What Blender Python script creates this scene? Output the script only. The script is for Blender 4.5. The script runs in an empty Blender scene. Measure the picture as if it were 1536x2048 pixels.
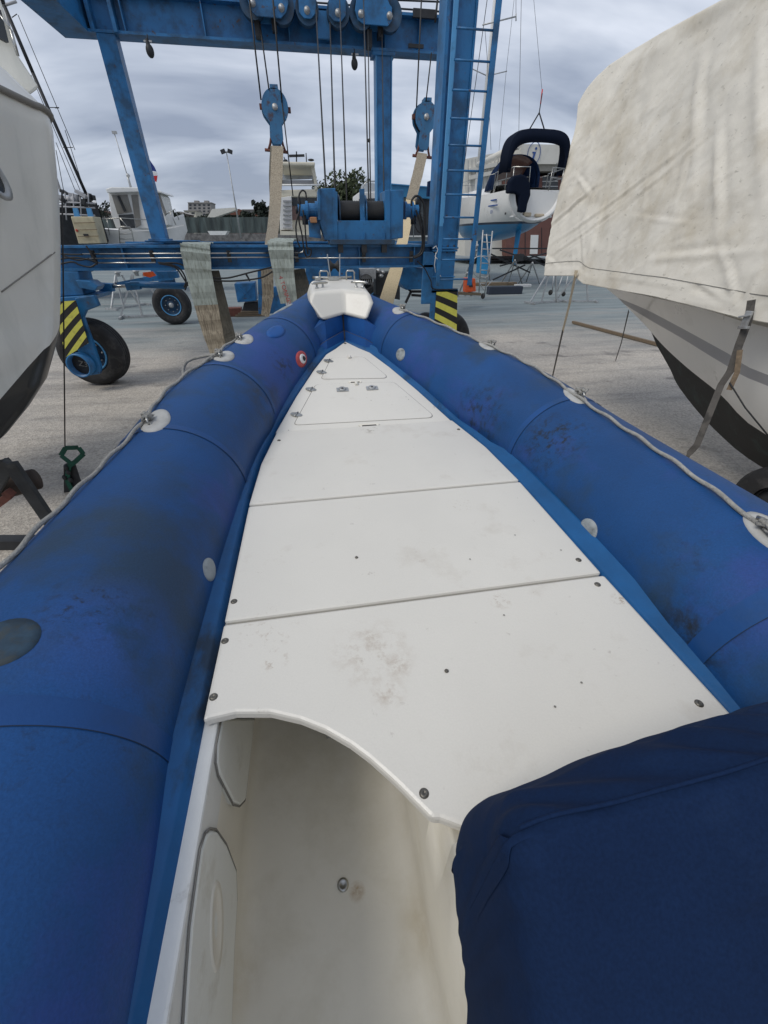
import bpy, math, random
from mathutils import Vector as V, Matrix, noise
from mathutils.bvhtree import BVHTree
random.seed(7)
S = bpy.context.scene
COL = S.collection
# ------------------------------------------------------------------ camera
CH = 2.35; CF = 805.0; PIT = math.atan(550/805); YAW = math.radians(9.7)
cam = bpy.data.cameras.new('camera'); camo = bpy.data.objects.new('camera', cam); COL.objects.link(camo)
camo.location = (0, 0, CH); camo.rotation_euler = (math.pi/2-PIT, 0, -YAW)
cam.sensor_fit = 'VERTICAL'; cam.sensor_height = 24; cam.lens = 24*CF/2048
cam.clip_start = 0.02; cam.clip_end = 3000
S.camera = camo
S.render.resolution_x = 768; S.render.resolution_y = 1024
S.view_settings.view_transform = 'Standard'; S.view_settings.look = 'None'
S.view_settings.exposure = 0.36; S.view_settings.gamma = 1
# ------------------------------------------------------------------ world
SUN_EL = math.radians(50); SUN_AZ = math.radians(248)     # azimuth clockwise from +Y, sun behind-left
w = bpy.data.worlds.new('World'); S.world = w; w.use_nodes = True
nt = w.node_tree; nt.nodes.clear(); N = nt.nodes.new; Lk = nt.links.new
out = N('ShaderNodeOutputWorld'); bg = N('ShaderNodeBackground'); bg.inputs[1].default_value = 0.122
sky = N('ShaderNodeTexSky'); sky.sky_type = 'NISHITA'; sky.sun_disc = False; sky.sun_elevation = SUN_EL; sky.sun_rotation = SUN_AZ
tc = N('ShaderNodeTexCoord'); sep = N('ShaderNodeSeparateXYZ'); Lk(tc.outputs['Generated'], sep.inputs[0])
zz = N('ShaderNodeMath'); zz.operation = 'ADD'; zz.inputs[1].default_value = 0.32; Lk(sep.outputs['Z'], zz.inputs[0])
zm = N('ShaderNodeMath'); zm.operation = 'MAXIMUM'; zm.inputs[1].default_value = 0.2; Lk(zz.outputs[0], zm.inputs[0])
cb = N('ShaderNodeCombineXYZ')
for i, k in enumerate('XY'):
    d = N('ShaderNodeMath'); d.operation = 'DIVIDE'; Lk(sep.outputs[k], d.inputs[0]); Lk(zm.outputs[0], d.inputs[1]); Lk(d.outputs[0], cb.inputs[i])
mp = N('ShaderNodeMapping'); mp.inputs['Scale'].default_value = (0.8, 1.9, 1); mp.inputs['Location'].default_value = (1.3, 0.4, 0); Lk(cb.outputs[0], mp.inputs[0])
n1 = N('ShaderNodeTexNoise'); n1.inputs['Scale'].default_value = 1.5; n1.inputs['Detail'].default_value = 5; n1.inputs['Roughness'].default_value = .5; n1.inputs['Distortion'].default_value = .35; Lk(mp.outputs[0], n1.inputs['Vector'])
cr = N('ShaderNodeValToRGB'); Lk(n1.outputs['Fac'], cr.inputs[0])
e = cr.color_ramp.elements; e[0].position = .33; e[0].color = (1.95, 2.25, 2.95, 1); e[1].position = .66; e[1].color = (4.9, 5.2, 5.85, 1)
m = cr.color_ramp.elements.new(.5); m.color = (3.25, 3.6, 4.3, 1)
mx = N('ShaderNodeMixRGB'); mx.inputs[0].default_value = .92; Lk(sky.outputs[0], mx.inputs[1]); Lk(cr.outputs[0], mx.inputs[2])
Lk(mx.outputs[0], bg.inputs[0]); Lk(bg.outputs[0], out.inputs[0])
# ------------------------------------------------------------------ sun
sl = bpy.data.lights.new('sun', 'SUN'); so = bpy.data.objects.new('sun', sl); COL.objects.link(so)
sl.energy = 1.3; sl.angle = math.radians(24); sl.color = (1, .95, .87)
sd = V((math.sin(SUN_AZ)*math.cos(SUN_EL), math.cos(SUN_AZ)*math.cos(SUN_EL), math.sin(SUN_EL)))
so.rotation_euler = sd.to_track_quat('Z', 'Y').to_euler(); so.location = (0, 0, 30)

# ------------------------------------------------------------------ pixel -> point helpers
CP, SP, CY, SY = math.cos(PIT), math.sin(PIT), math.cos(YAW), math.sin(YAW)
EYE = V((0, 0, CH))
def ray(px, py):
    x = (px-768)/CF; u = (1024-py)/CF; fw = CP+u*SP; up = u*CP-SP
    return V((x*CY+fw*SY, -x*SY+fw*CY, up))
def PY(px, py, Y): r = ray(px, py); return EYE+r*(Y/r.y)
def PZ(px, py, z): r = ray(px, py); return EYE+r*((z-CH)/r.z)
def PX(px, py, X): r = ray(px, py); return EYE+r*(X/r.x)
def PL(px, py, p, n): r = ray(px, py); return EYE+r*((p-EYE).dot(n)/r.dot(n))

# ------------------------------------------------------------------ mesh builder
class MB:
    def __init__(s): s.v = []; s.f = []; s.mi = []; s.sm = []
    def add(s, vs, fs, mi=0, sm=False):
        b = len(s.v); s.v += [V(v) for v in vs]
        for f in fs: s.f.append([b+i for i in f]); s.mi.append(mi); s.sm.append(sm)
        return s
    def box(s, c, d, rot=None, mi=0):
        c = V(c); R = rot or Matrix.Identity(3)
        vs = [c+R@V((x*d[0]/2, y*d[1]/2, z*d[2]/2)) for z in (-1, 1) for x, y in ((-1, -1), (1, -1), (1, 1), (-1, 1))]
        return s.add(vs, [(3, 2, 1, 0), (4, 5, 6, 7), (0, 1, 5, 4), (1, 2, 6, 5), (2, 3, 7, 6), (3, 0, 4, 7)], mi)
    def b2(s, a, b, mi=0):
        a = V(a); b = V(b); return s.box((a+b)/2, [abs(b[i]-a[i]) for i in range(3)], None, mi)
    def bar(s, a, b, w, h, up=(0, 0, 1), mi=0):
        a = V(a); b = V(b); z = (b-a); L = z.length; z.normalize(); u = V(up)
        x = u.cross(z)
        if x.length < 1e-4: x = V((1, 0, 0)).cross(z)
        x.normalize(); y = z.cross(x)
        R = Matrix((x, y, z)).transposed(); return s.box((a+b)/2, (w, h, L), R, mi)
    def ibeam(s, a, b, h, w, t=.03, mi=0):
        a = V(a); b = V(b); u = V((0, 0, h/2-t/2))
        s.bar(a+u, b+u, w, t, mi=mi); s.bar(a-u, b-u, w, t, mi=mi); s.bar(a, b, t, h-2*t, mi=mi); return s
    def tube(s, pts, r, n=8, mi=0, cap=True, sm=True):
        pts = [V(p) for p in pts]; rs = r if isinstance(r, (list, tuple)) else [r]*len(pts)
        t0 = (pts[1]-pts[0]).normalized(); x = t0.orthogonal().normalized(); vs = []
        for i, p in enumerate(pts):
            t = (pts[min(i+1, len(pts)-1)]-pts[max(i-1, 0)])
            if t.length < 1e-9: t = t0
            t.normalize(); x = (x-t*x.dot(t)).normalized(); y = t.cross(x)
            for k in range(n):
                a = 2*math.pi*k/n; vs.append(p+(x*math.cos(a)+y*math.sin(a))*rs[i])
        fs = [(i*n+k, i*n+(k+1) % n, (i+1)*n+(k+1) % n, (i+1)*n+k) for i in range(len(pts)-1) for k in range(n)]
        s.add(vs, fs, mi, sm)
        if cap:
            b = len(s.v)-len(vs); s.f += [[b+k for k in range(n)][::-1], [b+(len(pts)-1)*n+k for k in range(n)]]; s.mi += [mi]*2; s.sm += [False]*2
        return s
    def lathe(s, prof, o, ax, n=32, mi=0, sm=True, sc=(1, 1)):
        o = V(o); z = V(ax).normalized(); x = z.orthogonal().normalized(); y = z.cross(x); vs = []
        for r, h in prof:
            for k in range(n):
                a = 2*math.pi*k/n; vs.append(o+z*h+(x*math.cos(a)*sc[0]+y*math.sin(a)*sc[1])*r)
        fs = [(i*n+k, i*n+(k+1) % n, (i+1)*n+(k+1) % n, (i+1)*n+k) for i in range(len(prof)-1) for k in range(n)]
        return s.add(vs, fs, mi, sm)
    def prism(s, poly, ext, mi=0, sm=False):
        poly = [V(p) for p in poly]; e = V(ext); n = len(poly)
        s.add(poly+[p+e for p in poly], [list(range(n))[::-1], list(range(n, 2*n))]+[(i, (i+1) % n, n+(i+1) % n, n+i) for i in range(n)], mi, sm); return s
    def grid(s, rows, mi=0, sm=True, closed=False):
        n = len(rows[0]); vs = [p for r in rows for p in r]; k = n if closed else n-1
        return s.add(vs, [(i*n+j, i*n+(j+1) % n, (i+1)*n+(j+1) % n, (i+1)*n+j) for i in range(len(rows)-1) for j in range(k)], mi, sm)
    def ell(s, c, r, mi=0, n=14, m=9, R=None):
        R = R or Matrix.Identity(3); rows = []
        for i in range(m+1):
            a = math.pi*i/m; rows.append([V(c)+R@V((r[0]*math.sin(a)*math.cos(2*math.pi*k/n), r[1]*math.sin(a)*math.sin(2*math.pi*k/n), r[2]*math.cos(a))) for k in range(n)])
        return s.grid(rows, mi, True, True)

OFF = {}
def reg(o, label=None, cat=None, group=None, kind=None):
    if label: o['label'] = label
    if cat: o['category'] = cat
    if group: o['group'] = group
    if kind: o['kind'] = kind
    return o
def thing(name, label, cat, loc=(0, 0, 0), group=None):
    o = bpy.data.objects.new(name, None); COL.objects.link(o); o.location = loc; o.empty_display_size = .1
    OFF[o.name] = V(loc); return reg(o, label, cat, group)
def part(name, mb, mats, parent=None, label=None, bevel=0, solid=0, sub=0, fixn=True):
    off = OFF.get(parent.name, V((0, 0, 0))) if parent else V((0, 0, 0))
    me = bpy.data.meshes.new(name); me.from_pydata([v-off for v in mb.v], [], mb.f)
    if not isinstance(mats, (list, tuple)): mats = [mats]
    for m_ in mats: me.materials.append(m_)
    for p, mi, sm in zip(me.polygons, mb.mi, mb.sm): p.material_index = mi; p.use_smooth = sm
    me.validate(); me.update()
    if fixn:
        import bmesh
        bm = bmesh.new(); bm.from_mesh(me); bmesh.ops.recalc_face_normals(bm, faces=bm.faces); bm.to_mesh(me); bm.free()
    o = bpy.data.objects.new(name, me); COL.objects.link(o)
    if parent: o.parent = parent; OFF[o.name] = off
    if solid: md = o.modifiers.new('solid', 'SOLIDIFY'); md.thickness = solid; md.offset = 0
    if sub: md = o.modifiers.new('sub', 'SUBSURF'); md.levels = sub; md.render_levels = sub
    if bevel: md = o.modifiers.new('bevel', 'BEVEL'); md.width = bevel; md.segments = 2; md.limit_method = 'ANGLE'; md.angle_limit = math.radians(40)
    if label: o['label'] = label
    return o
def single(name, mb, mats, label, cat, group=None, kind=None, **k):
    return reg(part(name, mb, mats, None, **k), label, cat, group, kind)
def setting(name, mb, mats, kind='structure', **k):
    return reg(part(name, mb, mats, None, **k), kind=kind)
def textmesh(txt, size, name, mat_, parent, o, x, y, ext=.002):
    cu = bpy.data.curves.new(name, 'FONT'); cu.body = txt; cu.size = size; cu.extrude = ext; cu.align_x = 'CENTER'; cu.align_y = 'CENTER'
    t = bpy.data.objects.new(name, cu); COL.objects.link(t); dg = bpy.context.evaluated_depsgraph_get()
    me = bpy.data.meshes.new_from_object(t.evaluated_get(dg)); bpy.data.objects.remove(t)
    x = V(x).normalized(); y = V(y).normalized(); z = x.cross(y); off = OFF.get(parent.name, V((0, 0, 0)))
    Mx = Matrix((x, y, z)).transposed().to_4x4(); Mx.translation = V(o)-off; me.transform(Mx); me.materials.clear(); me.materials.append(mat_)
    ob = bpy.data.objects.new(name, me); COL.objects.link(ob); ob.parent = parent; OFF[ob.name] = off; return ob

# ------------------------------------------------------------------ materials
def M(name, col, rough=.5, metal=0, var=.12, vs=4.0, bump=0, bs=40.0, dirt=None, dirt2=None, spec=.5, stretch=(1, 1, 1), sheen=0, coat=0, fine=0, bstretch=None, spots=(), grime=None, wl=None):
    m_ = bpy.data.materials.new(name); m_.use_nodes = True; t = m_.node_tree; b = t.nodes['Principled BSDF']; nn = t.nodes.new; ln = t.links.new
    b.inputs['Roughness'].default_value = rough; b.inputs['Metallic'].default_value = metal; b.inputs['Specular IOR Level'].default_value = spec
    if sheen: b.inputs['Sheen Weight'].default_value = sheen
    if coat: b.inputs['Coat Weight'].default_value = coat
    tx = nn('ShaderNodeTexCoord'); mpp = nn('ShaderNodeMapping'); mpp.inputs['Scale'].default_value = stretch; ln(tx.outputs['Object'], mpp.inputs[0])
    no = nn('ShaderNodeTexNoise'); no.inputs['Scale'].default_value = vs; no.inputs['Detail'].default_value = 6; no.inputs['Roughness'].default_value = .6; ln(mpp.outputs[0], no.inputs['Vector'])
    r = nn('ShaderNodeValToRGB'); ln(no.outputs['Fac'], r.inputs[0]); E_ = r.color_ramp.elements
    E_[0].position = .3; E_[0].color = [c*(1-var) for c in col]+[1]; E_[1].position = .7; E_[1].color = [min(1, c*(1+var)) for c in col]+[1]
    cur = r.outputs[0]
    for dd in (dirt, dirt2):
        if not dd: continue
        dc, amt, dsc, lo, hi = dd[:5]; ds = dd[5] if len(dd) > 5 else (1, 1, 1)
        mq = nn('ShaderNodeMapping'); mq.inputs['Scale'].default_value = ds; mq.inputs['Location'].default_value = (3.1, 1.7, .3); ln(tx.outputs['Object'], mq.inputs[0])
        n2 = nn('ShaderNodeTexNoise'); n2.inputs['Scale'].default_value = dsc; n2.inputs['Detail'].default_value = 8; n2.inputs['Roughness'].default_value = .65; ln(mq.outputs[0], n2.inputs['Vector'])
        r2 = nn('ShaderNodeMapRange'); r2.inputs[1].default_value = lo; r2.inputs[2].default_value = hi; r2.inputs[4].default_value = amt; ln(n2.outputs['Fac'], r2.inputs[0])
        mi = nn('ShaderNodeMixRGB'); ln(r2.outputs[0], mi.inputs[0]); ln(cur, mi.inputs[1]); mi.inputs[2].default_value = list(dc)+[1]; cur = mi.outputs[0]
    if grime:
        gc, gs, lo, hi, ga = grime
        na = nn('ShaderNodeTexNoise'); na.inputs['Scale'].default_value = 1.9; na.inputs['Detail'].default_value = 3; ln(tx.outputs['Object'], na.inputs['Vector'])
        ra = nn('ShaderNodeMapRange'); ra.inputs[1].default_value = .5; ra.inputs[2].default_value = .66; ln(na.outputs['Fac'], ra.inputs[0])
        ng = nn('ShaderNodeTexNoise'); ng.inputs['Scale'].default_value = gs; ng.inputs['Detail'].default_value = 12; ng.inputs['Roughness'].default_value = .78; ng.inputs['Distortion'].default_value = .6; ln(tx.outputs['Object'], ng.inputs['Vector'])
        rg = nn('ShaderNodeMapRange'); rg.inputs[1].default_value = lo; rg.inputs[2].default_value = hi; rg.inputs[4].default_value = ga; ln(ng.outputs['Fac'], rg.inputs[0])
        mg = nn('ShaderNodeMath'); mg.operation = 'MULTIPLY'; ln(ra.outputs[0], mg.inputs[0]); ln(rg.outputs[0], mg.inputs[1])
        mi = nn('ShaderNodeMixRGB'); ln(mg.outputs[0], mi.inputs[0]); ln(cur, mi.inputs[1]); mi.inputs[2].default_value = list(gc)+[1]; cur = mi.outputs[0]
    for (sc_, loc_, rad_, amt_, ns_, lo_, hi_) in spots:
        dv = nn('ShaderNodeVectorMath'); dv.operation = 'DISTANCE'; ln(tx.outputs['Object'], dv.inputs[0]); dv.inputs[1].default_value = loc_
        rd = nn('ShaderNodeMapRange'); rd.inputs[1].default_value = rad_; rd.inputs[2].default_value = rad_*.25; ln(dv.outputs['Value'], rd.inputs[0])
        ng = nn('ShaderNodeTexNoise'); ng.inputs['Scale'].default_value = ns_; ng.inputs['Detail'].default_value = 9; ng.inputs['Roughness'].default_value = .7; ng.inputs['Distortion'].default_value = .15; ln(tx.outputs['Object'], ng.inputs['Vector'])
        rg = nn('ShaderNodeMapRange'); rg.inputs[1].default_value = lo_; rg.inputs[2].default_value = hi_; rg.inputs[4].default_value = amt_; ln(ng.outputs['Fac'], rg.inputs[0])
        mg = nn('ShaderNodeMath'); mg.operation = 'MULTIPLY'; ln(rd.outputs[0], mg.inputs[0]); ln(rg.outputs[0], mg.inputs[1])
        mi = nn('ShaderNodeMixRGB'); ln(mg.outputs[0], mi.inputs[0]); ln(cur, mi.inputs[1]); mi.inputs[2].default_value = list(sc_)+[1]; cur = mi.outputs[0]
    if wl:
        wa_, wb2, bands = wl; sxyz = nn('ShaderNodeSeparateXYZ'); ln(tx.outputs['Object'], sxyz.inputs[0])
        zl = nn('ShaderNodeMath'); zl.operation = 'MULTIPLY_ADD'; ln(sxyz.outputs[1], zl.inputs[0]); zl.inputs[1].default_value = -wb2; ln(sxyz.outputs[2], zl.inputs[2])
        for dz, wc in bands:
            lt = nn('ShaderNodeMath'); lt.operation = 'LESS_THAN'; ln(zl.outputs[0], lt.inputs[0]); lt.inputs[1].default_value = wa_+dz
            mi = nn('ShaderNodeMixRGB'); ln(lt.outputs[0], mi.inputs[0]); ln(cur, mi.inputs[1]); mi.inputs[2].default_value = list(wc)+[1]; cur = mi.outputs[0]
    if fine:
        n3 = nn('ShaderNodeTexNoise'); n3.inputs['Scale'].default_value = 220; n3.inputs['Detail'].default_value = 3; ln(tx.outputs['Object'], n3.inputs['Vector'])
        r3 = nn('ShaderNodeMapRange'); r3.inputs[1].default_value = .3; r3.inputs[2].default_value = .7; r3.inputs[3].default_value = 1-fine; r3.inputs[4].default_value = 1+fine; ln(n3.outputs['Fac'], r3.inputs[0])
        mu = nn('ShaderNodeVectorMath'); mu.operation = 'SCALE'; ln(cur, mu.inputs[0]); ln(r3.outputs[0], mu.inputs['Scale']); cur = mu.outputs[0]
    ln(cur, b.inputs['Base Color'])
    rr = nn('ShaderNodeMapRange'); rr.inputs[3].default_value = max(.02, rough-.1); rr.inputs[4].default_value = min(1, rough+.12); ln(no.outputs['Fac'], rr.inputs[0]); ln(rr.outputs[0], b.inputs['Roughness'])
    if bump:
        nb = nn('ShaderNodeTexNoise'); nb.inputs['Scale'].default_value = bs; nb.inputs['Detail'].default_value = 5
        if bstretch: mb_ = nn('ShaderNodeMapping'); mb_.inputs['Scale'].default_value = bstretch; ln(tx.outputs['Object'], mb_.inputs[0]); ln(mb_.outputs[0], nb.inputs['Vector'])
        else: ln(tx.outputs['Object'], nb.inputs['Vector'])
        bu = nn('ShaderNodeBump'); bu.inputs['Strength'].default_value = bump; bu.inputs['Distance'].default_value = .01; ln(nb.outputs['Fac'], bu.inputs['Height']); ln(bu.outputs[0], b.inputs['Normal'])
    return m_

BO = V((.27, 1.5, .9))
def sb(px, py, z): q = PZ(px, py, z)-BO; return tuple(q)
DK = (.012, .016, .02)
TS = [(DK, sb(1100, 875, 1.62), .22, .95, 26, .47, .62), (DK, sb(1350, 1080, 1.66), .14, .8, 34, .5, .64), (DK, sb(1370, 1280, 1.45), .16, .9, 18, .42, .6), (DK, sb(960, 840, 1.5), .3, .75, 22, .48, .62),
      ((.018, .036, .06), sb(400, 1000, 1.66), .36, .65, 4, .36, .62), ((.024, .085, .30), sb(235, 1240, 1.68), .20, .75, 5, .36, .5), ((.024, .085, .30), sb(1345, 1130, 1.66), .12, .8, 5, .3, .42), (DK, sb(180, 1190, 1.7), .13, .85, 40, .52, .64), ((.03, .04, .05), sb(530, 800, 1.6), .25, .8, 8, .42, .62), (DK, sb(560, 740, 1.65), .14, .8, 25, .48, .6)]
m_tube = M('blue_hypalon', (.0065, .059, .195), .55, spots=TS, grime=((.012, .02, .035), 26, .54, .68, .5), var=.22, vs=1.6, bump=.12, bs=120, dirt=((.02, .045, .075), .75, 2.3, .5, .66), dirt2=((.022, .06, .24), .8, 1.3, .56, .64), fine=.1, spec=.35)
m_band = M('blue_band', (.008, .075, .27), .55, var=.15, vs=6, bump=.1, bs=100, dirt=((.015, .035, .06), .5, 5, .52, .7), spec=.35)
m_strip = M('bright_blue_strip', (.005, .082, .235), .5, var=.2, vs=5, bump=.15, bs=60, dirt=((.008, .02, .035), .85, 3, .54, .66, (2.2, 1, 1)), spec=.4)
GB = (.36, .27, .19)
GS = [(GB, sb(745, 1305, 1.45), .13, .6, 26, .5, .72), (GB, sb(740, 1275, 1.45), .04, .5, 40, .42, .62), (GB, sb(795, 1330, 1.45), .045, .55, 40, .42, .62), (GB, sb(775, 1385, 1.45), .05, .55, 36, .44, .64), (GB, sb(1240, 1200, 1.45), .03, .7, 60, .5, .6), (GB, sb(550, 1320, 1.45), .04, .75, 50, .54, .62), (GB, sb(920, 1010, 1.45), .06, .7, 60, .56, .64), (GB, sb(1000, 1200, 1.45), .04, .6, 50, .5, .62), (GB, sb(540, 1255, 1.45), .1, .5, 40, .56, .66), (GB, sb(860, 1100, 1.45), .1, .5, 30, .58, .68), ((.2, .16, .1), sb(740, 860, 1.45), .06, .6, 30, .5, .62)]
m_gel = M('white_gelcoat', (.70, .675, .61), .38, spots=GS, var=.03, vs=2, bump=.05, bs=90, dirt=((.45, .39, .31), .5, 4, .58, .78), dirt2=((.27, .22, .17), .55, 30, .66, .78), coat=.1, fine=.02)
m_floor = M('grimy_cream_floor', (.76, .725, .635), .45, spots=[((.42, .28, .14), sb(714, 1783, .84), .026, .8, 60, .35, .6), ((.5, .42, .27), sb(860, 1850, .84), .10, .7, 7, .35, .65), ((.5, .42, .27), sb(480, 1950, .84), .08, .6, 9, .35, .65)], var=.06, vs=2.5, bump=.08, bs=70, dirt=((.42, .36, .22), .45, 2.2, .5, .75), dirt2=((.16, .13, .1), .6, 45, .7, .78))
m_gap = M('dark_gap', (.05, .045, .04), .8, var=.1)
m_seal = M('grey_seal', (.20, .19, .17), .7, var=.1)
m_steel = M('stainless_steel', (.45, .45, .43), .3, 1, var=.1, vs=20, dirt=((.2, .17, .12), .5, 18, .5, .7))
m_galv = M('galvanised_steel', (.42, .43, .43), .5, .6, var=.2, vs=9, dirt=((.15, .11, .08), .6, 7, .55, .7))
m_pad = M('grey_pvc_pad', (.45, .45, .43), .6, var=.1, vs=12, bump=.15, bs=60, dirt=((.2, .19, .17), .5, 14, .5, .7))
m_padd = M('worn_grey_patch', (.30, .33, .34), .65, var=.2, vs=14, bump=.5, bs=40, dirt=((.09, .1, .1), .7, 16, .5, .65))
m_rope = M('grey_rope', (.34, .335, .31), .9, var=.25, vs=50, bump=.8, bs=150)
m_red = M('faded_red', (.42, .06, .06), .6, var=.2, vs=18)
m_navy = M('navy_acrylic_canvas', (.0065, .019, .058), .9, var=.12, vs=4, bump=.25, bs=9, spec=.12, fine=.12, dirt=((.016, .036, .085), .5, 3, .5, .72))
m_lift = M('weathered_blue_paint', (.019, .15, .355), .45, var=.14, vs=2.2, bump=.1, bs=30, dirt=((.015, .05, .10), .75, 2.6, .46, .64), dirt2=((.075, .04, .025), .85, 8, .62, .68), grime=((.02, .022, .025), 16, .54, .66, .5))
m_liftd = M('dull_blue_paint', (.02, .07, .14), .55, var=.2, vs=2, dirt=((.03, .028, .025), .7, 4, .45, .65), bump=.1)
m_liftl = M('light_blue_paint', (.07, .27, .52), .45, var=.12, vs=3, dirt=((.03, .12, .24), .5, 6, .55, .7))
m_black = M('black_rubber', (.014, .014, .015), .7, var=.3, vs=12, bump=.25, bs=60, dirt=((.09, .085, .08), .6, 7, .5, .75))
m_hose = M('black_hose', (.008, .008, .009), .5, var=.2)
m_cable = M('greasy_wire_rope', (.035, .035, .035), .55, .5, var=.3, vs=60)
m_drum = M('wound_wire_rope', (.03, .03, .032), .5, .4, var=.4, vs=40, bump=1, bs=60, bstretch=(12, .3, .3))
m_yel = M('hazard_yellow', (.62, .60, .10), .5, var=.1, vs=8, dirt=((.25, .22, .08), .6, 10, .58, .72))
m_blk = M('hazard_black', (.012, .012, .012), .5, var=.2)
m_sling = M('greenish_white_webbing', (.36, .40, .36), .9, var=.22, vs=7, bump=.6, bs=50, bstretch=(1, 1, .1), stretch=(4, 4, .6), dirt=((.16, .17, .13), .7, 9, .5, .66, (3, 3, .5)))
m_slingt = M('tan_webbing', (.36, .31, .23), .9, var=.3, vs=5, bump=.9, bs=14, bstretch=(6, 6, .4), stretch=(9, 9, .35), dirt=((.13, .10, .07), .75, 6, .46, .64, (7, 7, .35)))
m_slingd = M('dark_webbing', (.13, .12, .095), .9, var=.3, vs=6, bump=.6, bs=50, stretch=(6, 6, .5))  # darker webbing colour for the rear legs and the fold behind
m_slingn = M('pale_webbing', (.66, .54, .34), .9, var=.12, vs=6, bump=.4, bs=50, stretch=(14, 14, .3), dirt=((.42, .3, .16), .6, 5, .52, .62, (14, 14, .3)))  # paler webbing colour for the lower length of the right sling
m_tarp = M('stained_canvas_tarp', (.71, .675, .595), .85, var=.1, vs=1.6, bump=.35, bs=14, dirt=((.40, .34, .235), .6, 1.5, .47, .7), dirt2=((.2, .185, .15), .6, 30, .6, .74, (1, .55, 1)), fine=.05)
m_hem = M('tarp_hem', (.66, .64, .57), .85, var=.1, vs=4, bump=.4, bs=25, dirt=((.35, .3, .21), .5, 4, .5, .7))
m_strap = M('dirty_grey_strap', (.085, .078, .07), .85, var=.25, vs=14, bump=.4, bs=60, dirt=((.02, .02, .02), .6, 9, .5, .6))
m_hullL = M('dull_white_hull', (.78, .77, .71), .35, var=.05, vs=1.5, dirt=((.38, .40, .36), .5, 1.8, .5, .75, (1, 1, .25)), dirt2=((.2, .2, .18), .55, 9, .68, .76, (1.5, 1.5, .12)), coat=.25)
m_hullR = M('white_motorboat_hull', (.78, .77, .73), .3, var=.03, vs=2, dirt=((.45, .44, .4), .4, 2.5, .55, .75), coat=.3)
m_grey = M('grey_stripe', (.36, .36, .37), .4, var=.05)
m_af = M('black_antifouling', (.012, .014, .015), .7, var=.35, vs=3, dirt=((.03, .06, .055), .7, 4, .52, .68), bump=.15)
m_afb = M('blue_antifouling', (.015, .21, .45), .6, var=.15, vs=2, dirt=((.02, .1, .22), .5, 4, .5, .7))
m_white = M('white_paint', (.70, .70, .68), .4, var=.05, vs=3, dirt=((.5, .48, .43), .4, 4, .55, .75))
m_cream = M('cream_paint', (.62, .58, .47), .45, var=.06, vs=2, dirt=((.4, .36, .27), .4, 3, .52, .75))
m_glass = M('dark_window_glass', (.03, .035, .04), .12, var=.2)
m_glassb = M('tinted_brown_glass', (.16, .09, .075), .15, var=.2)
m_wood = M('weathered_wood', (.17, .125, .08), .8, var=.3, vs=6, stretch=(1, 8, 8), bump=.4, bs=30)
m_woodd = M('dark_old_wood', (.05, .035, .028), .85, var=.4, vs=6, bump=.6, bs=25)
m_rust = M('rusty_steel', (.14, .05, .035), .8, var=.35, vs=14, bump=.4, bs=40)
m_dark = M('dark_steel', (.03, .032, .035), .6, .3, var=.3, vs=8)
m_brick = M('brown_cladding', (.15, .065, .052), .7, var=.15, vs=1.2)
m_bwhite = M('white_cladding', (.62, .60, .54), .6, var=.06, vs=.8, dirt=((.42, .4, .33), .4, 1.2, .5, .75))
m_blueb = M('blue_fascia', (.02, .16, .32), .5, var=.1)
m_navyd = M('black_navy_canvas', (.006, .010, .022), .9, var=.1, spec=.1)
m_orange = M('orange_plastic', (.72, .10, .015), .5, var=.15, vs=10, dirt=((.25, .05, .02), .6, 14, .52, .7))
m_green = M('green_strap', (.008, .07, .045), .8, var=.3, vs=20)
m_far = M('pale_render_wall', (.30, .28, .26), .8, var=.15, vs=.3)
m_fard = M('dull_brown_wall', (.12, .095, .08), .8, var=.3, vs=.4)
m_roof = M('red_tile_roof', (.15, .06, .04), .8, var=.2, vs=.6)
m_stone = M('rough_stone_wall', (.15, .145, .14), .9, var=.6, vs=2.2, bump=.8, bs=3)
m_fence = M('green_mesh_fence', (.085, .11, .105), .8, var=.5, vs=.9, stretch=(2, 2, .4), dirt=((.03, .035, .035), .7, .7, .45, .6, (2, 1, .3)))
m_leaf = M('olive_leaves', (.045, .06, .022), .7, var=.45, vs=1.2)
m_leafd = M('dark_leaves', (.02, .028, .018), .7, var=.45, vs=1)
m_bark = M('bark', (.07, .05, .035), .9, var=.3)
m_car = M('brown_car_paint', (.055, .025, .03), .3, .2, var=.1, coat=.5)
m_fblue = M('flag_blue', (.02, .04, .2), .8); m_fwhite = M('flag_white', (.7, .7, .7), .8); m_fred = M('flag_red', (.55, .03, .03), .8)
m_sign = M('sign_blue', (.02, .07, .25), .5)
m_tan = M('tan_webbing_light', (.5, .42, .3), .8)
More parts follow.
